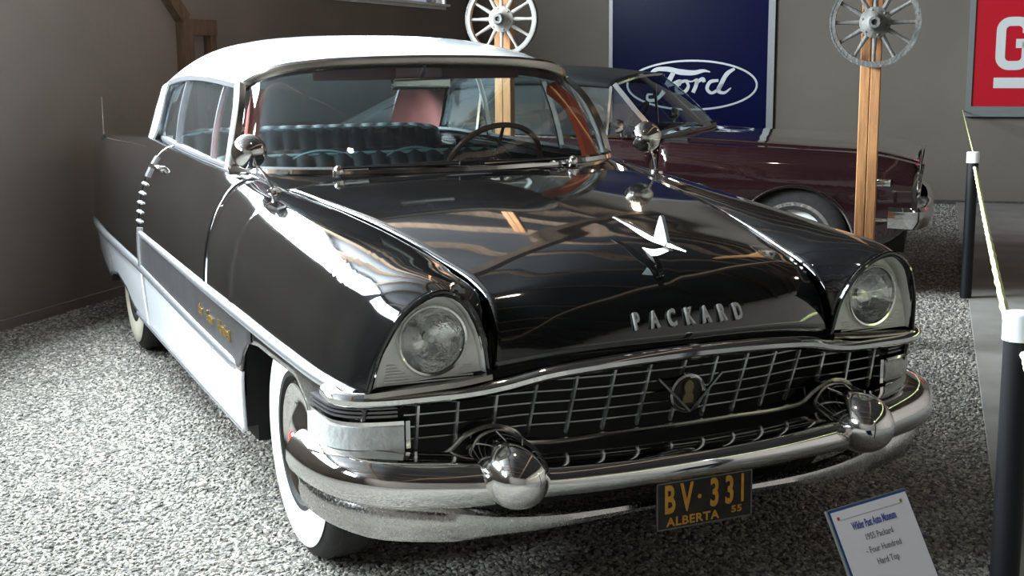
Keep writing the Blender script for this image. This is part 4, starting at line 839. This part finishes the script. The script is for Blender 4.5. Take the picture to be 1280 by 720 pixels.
for s in (1, -1): MB().tube([(.32*s, 1.60, .985), ((.32-.42)*s if s > 0 else -.74+.42, 1.66, .992)], .006, 6).build('wiper', 'black_plastic', car2)
RF2 = Net([[(0,2.00,1.322),(.3,2.01,1.317),(.55,2.05,1.297),(.655,2.10,1.270),(.688,2.12,1.245)],
           [(0,2.4,1.365),(.3,2.4,1.36),(.55,2.4,1.34),(.665,2.4,1.305),(.695,2.4,1.262)],
           [(0,2.9,1.372),(.3,2.9,1.367),(.55,2.9,1.347),(.67,2.9,1.308),(.70,2.9,1.262)],
           [(0,3.3,1.330),(.3,3.3,1.325),(.55,3.3,1.305),(.68,3.35,1.255),(.715,3.40,1.20)],
           [(0,3.62,1.20),(.3,3.64,1.195),(.55,3.72,1.165),(.70,3.78,1.10),(.75,3.80,1.05)],
           [(0,3.80,.985),(.3,3.84,.985),(.55,3.98,.98),(.74,4.1,.965),(.79,4.1,.95)]])
gridmesh('vinyl_roof', mirror_full(RF2.grid(np.linspace(0, RF2.T[-1], 34), np.linspace(0, RF2.V[-1], 18))), 'vinyl_black', car2, (0, 2.9, .9), .02)
both('rear_pillar', [[np.array([.80-.13*(z-.93)/.34, y0+(y1-y0)*q, z]) for q in np.linspace(0, 1, 4)] for z, y0, y1 in ((.94, 3.5, 4.05), (1.05, 3.5, 3.85), (1.2, 3.5, 3.55))], 'vinyl_black', car2, CC, .01)
MB().box((-.86, 1.3, .22), (.86, 4.6, .34)).build('floor_pan', 'black_undercoat_and_shade', car2, smooth=False)
MB().box((-.60, .15, .24), (.60, 1.3, .74)).build('engine_bay', 'black_undercoat_and_shade', car2, smooth=False)
MB().box((-.78, 1.62, .34), (.78, 1.95, .93)).build('dashboard', 'dash', car2, smooth=False)
for x in (-.38, .38):
    ss = MB().box((x-.27, 2.75, .40), (x+.27, 2.95, 1.06)).build('seat', 'vinyl_black', car2, bevel=.05)
MB().box((-.7, 3.35, .40), (.7, 3.5, .96)).build('rear_seat', 'vinyl_black', car2, bevel=.04)
so = np.array([.36, 2.22, .95]); ring = [so+.19*(sx_*math.cos(a)+sy_*math.sin(a)) for a in np.linspace(0, 2*PI, 33)]
MB().tube(ring, .011, 6, cap=False).build('steering_wheel', 'black_plastic', car2)

for ch in car2.children:                  # short front overhang: draw in everything ahead of the wheel arch
    for v_ in ch.data.vertices:
        if v_.co.y < .56: v_.co.y = .56-(.56-v_.co.y)*.62
    for g_ in ch.children:
        for v_ in g_.data.vertices:
            if v_.co.y < .56: v_.co.y = .56-(.56-v_.co.y)*.62

# ------------------------------------------------------------------ posts and wagon wheels
def post(u, dep, wid, label):
    p = at_depth(u, 100, dep); p[2] = -.02; t = thing('wooden_post', label, 'post', p, math.atan2(E2[1], E2[0]))
    for k in (-1, 1):
        MB().box((min(0, k*wid/2)+.001, -.045, 0), (max(0, k*wid/2)-.001, .045, HC+.02-.44)).build('board', 'wood', t, bevel=.004, smooth=False)
    return p
def wagon_wheel(u, v, pp, R, label, wood, dark, rot):
    c_ = hit(u, v, E1, float(E1@pp)-.098); t = thing('wagon_wheel', label, 'wagon wheel', c_)
    ax = -E1; ux = E2; uz = np.array([0, 0, 1.])
    MB().lathe([(-.020, R-.026), (.020, R-.026), (.020, R-.004), (-.020, R-.004), (-.020, R-.026)], (0, 0, 0), ax, 56).build('rim', wood, t)
    MB().lathe([(-.022, R-.005), (.022, R-.005), (.022, R+.003), (-.022, R+.003), (-.022, R-.005)], (0, 0, 0), ax, 56).build('iron_tyre', dark, t)
    for k in range(12):
        a = rot+2*PI*k/12; d = ux*math.cos(a)+uz*math.sin(a)
        MB().tube([d*.05, d*.09, d*(R-.06), d*(R-.02)], [.012, .0125, .0085, .010], 8).build('spoke', wood, t)
    hb = MB().lathe([(-.05, .02), (-.05, .045), (-.015, .070), (-.012, .078), (.014, .078), (.018, .070), (.030, .048), (.060, .034), (.075, .032), (.080, .026), (.080, .014), (.062, .012), (.062, 0)], (0, 0, 0), ax, 32).build('hub', wood, t)
    MB().lathe([(.056, .036), (.078, .034), (.084, .028), (.084, .015)], (0, 0, 0), ax, 24).build('hub_band', dark, hb)
    for k in range(6):
        a = rot+.26+2*PI*k/6; d = ux*math.cos(a)+uz*math.sin(a)
        MB().lathe([(.012, .007), (.024, .007), (.026, .004), (.026, 0)], d*.063, ax, 8).build('hub_bolt', dark, hb)
    return c_
pp1 = post(1088, 6.75, .104, 'orange-brown timber post of two boards near the maroon car nose')
pp2 = post(631, 8.10, .104, 'timber post of two boards behind the white roof')
wagon_wheel(1094, 28, pp1, .222, 'grey spoked wagon wheel hung on the orange-brown post', 'wagon_wood', 'wagon_wood_dark', PI/2)
wagon_wheel(627, 24, pp2, .225, 'whitish spoked wagon wheel with dark hub above the white car roof', 'wheel_white', 'wagon_wood_dark', PI/2)

# ------------------------------------------------------------------ signs on the back wall
def wfr(b0, z0, out=0.):
    return lambda x, y, h: room(KB-.02-out-h, b0+x, z0+y)
sg = thing('wall_sign', 'dark blue sign with silver oval and script lettering on the back wall', 'sign', room(KB, -1.96, .35))
inv = lambda fr, o: (lambda x, y, h: fr(x, y, h)-np.array(o.location))
f0 = inv(wfr(0, 0), sg)
def pbox(x0, x1, z0, z1, h0, h1, nm, m, par, f): return MB().box((x0, z0, h0), (x1, z1, h1), f).build(nm, m, par, smooth=False)
pbox(-2.79, -1.13, .35, 3.0, -.02, .02, 'panel', 'sign_blue', sg, f0)
for x0, x1 in ((-2.83, -2.79), (-1.13, -1.06)): pbox(x0, x1, .31, 3.04, -.02, .035, 'frame_edge', 'sign_frame', sg, f0)
for z0, z1 in ((.31, .35), (3.0, 3.04)): pbox(-2.83, -1.06, z0, z1, -.02, .035, 'frame_edge', 'sign_frame', sg, f0)
fo = inv(wfr(-1.93, 1.197), sg)
ov = MB(); ribbon(ov, [(.695*math.cos(a), .258*math.sin(a)) for a in np.linspace(0, 2*PI, 65)], .020, lambda x, y, h: fo(x, y, h+.02), .006); ov.build('oval', 'sign_silver', sg, smooth=False)
def strokes(ch, m, par, f, sx=1., sy=1., dx=0., dy=0., nm='letter'):
    mb_ = MB()
    for pts, wd in ch:
        q = curve([(x*sx+dx, y*sy+dy, 0) for x, y in pts], max(8, 6*len(pts)))[:, :2]; W_ = np.interp(np.linspace(0, 1, len(q)), np.linspace(0, 1, len(wd)), wd)
        ribbon(mb_, q, list(W_), lambda x, y, h: f(x, y, h+.02), .007)
    return mb_.build(nm, m, par, smooth=False)
L_F = [([(-.40,.075),(-.44,.10),(-.40,.135),(-.30,.145),(-.15,.118),(-.02,.112),(.08,.128),(.13,.118)], [.012,.03,.035,.04,.045,.04,.03,.008]),
       ([(-.22,.115),(-.27,.03),(-.32,-.06),(-.40,-.125),(-.47,-.12),(-.47,-.08),(-.42,-.075)], [.035,.04,.04,.03,.025,.02,.012]), ([(-.33,-.005),(-.24,.01),(-.15,.035),(-.16,-.0)], [.012,.025,.03,.012])]
L_o = [([(-.10,.045),(-.17,.02),(-.19,-.035),(-.15,-.062),(-.10,-.045),(-.075,.0),(-.10,.045),(-.06,.035),(-.03,.04)], [.02,.028,.028,.022,.028,.026,.02,.014,.010])]
L_r = [([(-.03,.04),(.005,.05),(.0,.01),(-.03,-.06)], [.012,.03,.03,.03]), ([(-.005,.01),(.03,.045),(.065,.055),(.075,.03)], [.015,.025,.032,.025])]
L_d = [([(.21,.045),(.13,.03),(.105,-.03),(.14,-.062),(.20,-.04),(.25,.02)], [.02,.028,.028,.022,.024,.02]), ([(.36,.145),(.30,.11),(.24,.02),(.215,-.05),(.26,-.062),(.33,-.02)], [.02,.034,.034,.032,.022,.010])]
for ch in (L_F, L_o, L_r, L_d): strokes([(p_, [1.35*w_ for w_ in wd_]) for p_, wd_ in ch], 'sign_silver', sg, fo, 1.12, 1.22, .055, -.005)
gm = thing('wall_sign', 'red sign with white block letters and grey frame on the back wall', 'sign', room(KB, 1.9, .95))
f1 = inv(wfr(0, 0), gm); B0, B1, Z0, Z1 = .90, 3.0, .985, 2.15
pbox(B0, B1, Z0, Z1, -.02, .06, 'panel', 'sign_red', gm, f1)
for x0, x1, z0, z1 in ((B0-.055, B0, Z0-.05, Z1+.05), (B1, B1+.055, Z0-.05, Z1+.05), (B0, B1, Z0-.05, Z0), (B0, B1, Z1, Z1+.05)): pbox(x0, x1, z0, z1, -.02, .085, 'frame_edge', 'sign_frame', gm, f1)
pbox(B0-.07, B1+.07, Z0-.10, Z0-.05, -.02, .10, 'shelf_ledge', 'sign_frame', gm, f1)
f1o = lambda x, y, h: f1(x, y, h+.04)
def rr(x0, x1, z0, z1, r, a0, a1):   # rounded-rectangle outline, part of it
    pts = []
    for cx, cz, s0 in ((x1-r, z1-r, 0), (x0+r, z1-r, 90), (x0+r, z0+r, 180), (x1-r, z0+r, 270)): pts += [(cx+r*math.cos(math.radians(s0+q)), cz+r*math.sin(math.radians(s0+q))) for q in range(0, 91, 15)]
    return pts[a0:a1]
def block(paths, nm='letter'):
    mb_ = MB()
    for q in paths: ribbon(mb_, q, .088, lambda x, y, h: f1o(x, y, h+.02), .006)
    mb_.build(nm, 'sign_white', gm, smooth=False)
block([[(1.39, 1.70)]+rr(1.149, 1.39, 1.386, 1.814, .085, 0, 28)+[(1.39, 1.615)], [(1.435, 1.60), (1.29, 1.60)]])
block([[(1.60, 1.342), (1.60, 1.858)], [(1.60, 1.83), (1.73, 1.45)], [(1.73, 1.45), (1.86, 1.83)], [(1.86, 1.342), (1.86, 1.858)]])
block([[(2.30, 1.70)]+rr(2.059, 2.30, 1.386, 1.814, .085, 0, 28)+[(2.30, 1.50)]])
pbox(1.10, 2.62, 1.165, 1.268, .06, .066, 'underline_bar', 'sign_white', gm, f1)

# ------------------------------------------------------------------ rope barrier
def stanchion(p, h, label):
    t = thing('stanchion', label, 'stanchion', p)
    MB().lathe([(0, .0), (0, .034), (h-.055, .034), (h-.055, 0)], (0, 0, 0), (0, 0, 1), 24).build('pole', 'black_plastic', t)
    MB().lathe([(h-.066, .0345), (h-.066, .038), (h-.004, .038), (h, .034), (h, 0)], (0, 0, 0), (0, 0, 1), 24).build('cap', 'white_plastic', t)
    d = -FW*[1, 1, 0]; d /= np.linalg.norm(d); o = d*.036+[0, 0, h-.095]
    MB().tube([o-d*.01, o+d*.012], .010, 8).build('rope_eye', 'white_plastic', t)
    return np.array(p)+o+d*.010
sa_ = hit(1207, 372, (0, 0, 1), .012); pa = stanchion(sa_, .905, 'black rope post with white cap standing at the walkway edge near the maroon car')
pb0 = at_depth(1275, 400, 3.04); pb0[2] = .012; pb = stanchion(pb0, .905, 'black rope post with white cap beside the small information card')
def rope(p, q, sag, label, r=.011, nm='rope', grp=None):
    n = 60; P_ = [np.array(p)*(1-i/n)+np.array(q)*i/n-[0, 0, sag*4*(i/n)*(1-i/n)] for i in range(n+1)]
    P_ = [x+np.array([.0012*math.sin(i*2.3), .0012*math.cos(i*2.3), 0]) for i, x in enumerate(P_)]
    o = MB().tube(P_, [r*(1+.10*math.sin(i*2.6)) for i in range(n+1)], 8).build(nm, 'rope', None); return tag(o, label, 'rope')
dback = FW*[1, 1, 0]; dback /= np.linalg.norm(dback)
rope(pa, np.array(pb0)+[0, 0, .82]+dback*.036, .015, 'yellow rope stretched between the two black rope posts')
rope(pb, at_depth(1360, 640, 1.9), .03, 'yellow rope hanging from the rope post beside the information card')
q_ = hit(1203.5, 138, E1, KB-.05); rope(np.array(sa_)+[0, 0, .90], q_, .0, 'thin yellow cord running from the far rope post to the red sign', .005, 'cord')

# ------------------------------------------------------------------ information card
def card():
    tl, tr = at_depth(1034, 640, 3.22), at_depth(1131, 611, 3.25); x = tr-tl; wd = np.linalg.norm(x); x /= wd
    dn = at_depth(1070, 775, 3.14)-tl; dn = dn-x*(dn@x); dn /= np.linalg.norm(dn); hh = .275
    n = np.cross(x, -dn); o0 = tl+x*wd/2+dn*hh; base = np.array([o0[0], o0[1], 0.])
    t = thing('information_card', 'tilted white information card with blue border standing on the gravel', 'sign', base)
    fr = lambda a, b, c_: tl+x*a+dn*b+n*c_-base
    MB().box((0, 0, -.012), (wd, hh, 0), fr).build('backing', 'card_blue', t, smooth=False)
    MB().box((-.003, 0, -.014), (.0, hh, .002), fr).build('edge_strip', 'sign_frame', t, smooth=False)
    MB().box((-.003, -.003, -.014), (wd, 0, .002), fr).build('edge_strip', 'sign_frame', t, smooth=False)
    MB().box((.006, .006, 0), (wd-.002, hh-.004, .0012), fr).build('paper', 'card_white', t, smooth=False)
    for (tx, y, sz, m_, sx) in (('Wilder Past Auto Museum', .052, .027, 'ink_blue', .40), ('1955 Packard', .085, .022, 'ink_grey', .62), ('- Four Hundred', .117, .022, 'ink_grey', .66), ('Hard Top', .148, .022, 'ink_grey', .66)):
        text(tx, sz, .0003, m_, frame(fr(wd*.50, y, .0016), x, -dn), t, 'printed_line', sx, 1., .0007 if sz > .025 else .0)
    MB().box((.025, .0285, .001), (wd-.025, .0291, .0018), fr).build('printed_rule', 'ink_grey', t, smooth=False)
    for a, m_ in ((.020, 'red_enamel'), (wd-.022, 'gold')): MB().box((a-.003, .020, .001), (a+.003, .028, .0018), fr).build('printed_mark', m_, t, smooth=False)
    # wire easel legs behind
    for a in (.04, wd-.04):
        p1 = fr(a, hh*.35, -.012); p2 = p1+base-n*0; g = p1*[1, 1, 0]+(-n*[1, 1, 0])*.10; g[2] = -.02
        MB().tube([p1, g], .004, 6).build('easel_leg', 'black_plastic', t)
        p3 = fr(a, hh, -.006); MB().tube([p3-[0, 0, 0], p3*[1, 1, 0]-[0, 0, .02]], .004, 6).build('easel_leg', 'black_plastic', t)
card()
# one pale flat stone lying on the gravel
ps = hit(253, 605, (0, 0, 1), .012); bm = bmesh.new(); bmesh.ops.create_icosphere(bm, subdivisions=2, radius=1)
for v_ in bm.verts: v_.co = Vector((v_.co.x*.024, v_.co.y*.016, v_.co.z*.009))*(1+.25*random.uniform(-1, 1))
me = bpy.data.meshes.new('stone'); bm.to_mesh(me); bm.free(); stn = link('stone', me, 'pale_stone', None, False); stn.location = ps
tag(stn, 'pale flat stone lying on grey gravel beside the white side panel', 'stone')

# ------------------------------------------------------------------ bare bulbs on the ceiling
for a, b, z, where in ((.13, -.89, 3.1, 'over the black car hood'), (8.9, -1.8, 2.9, 'in front of the dark blue sign'), (5.0, 2.4, 3.0, 'above the concrete walkway')):
    p = room(a, b, z); t = thing('pendant_bulb_offscreen', 'bare warm bulb hanging on a cord '+where, 'lamp', p, 0, 'bare bulbs under the ceiling')
    MB().tube([(0, 0, .12), (0, 0, HC-z)], .005, 6).build('cord', 'black_plastic', t)
    MB().lathe([(.14, 0), (.14, .02), (.06, .024), (.05, .018)], (0, 0, 0), (0, 0, 1), 14).build('socket', 'black_plastic', t)
    MB().lathe([(.06, .016), (.04, .034), (.0, .056), (-.03, .050), (-.052, .026), (-.058, 0)], (0, 0, 0), (0, 0, 1), 20).build('bulb_offscreen', 'bulb', t)
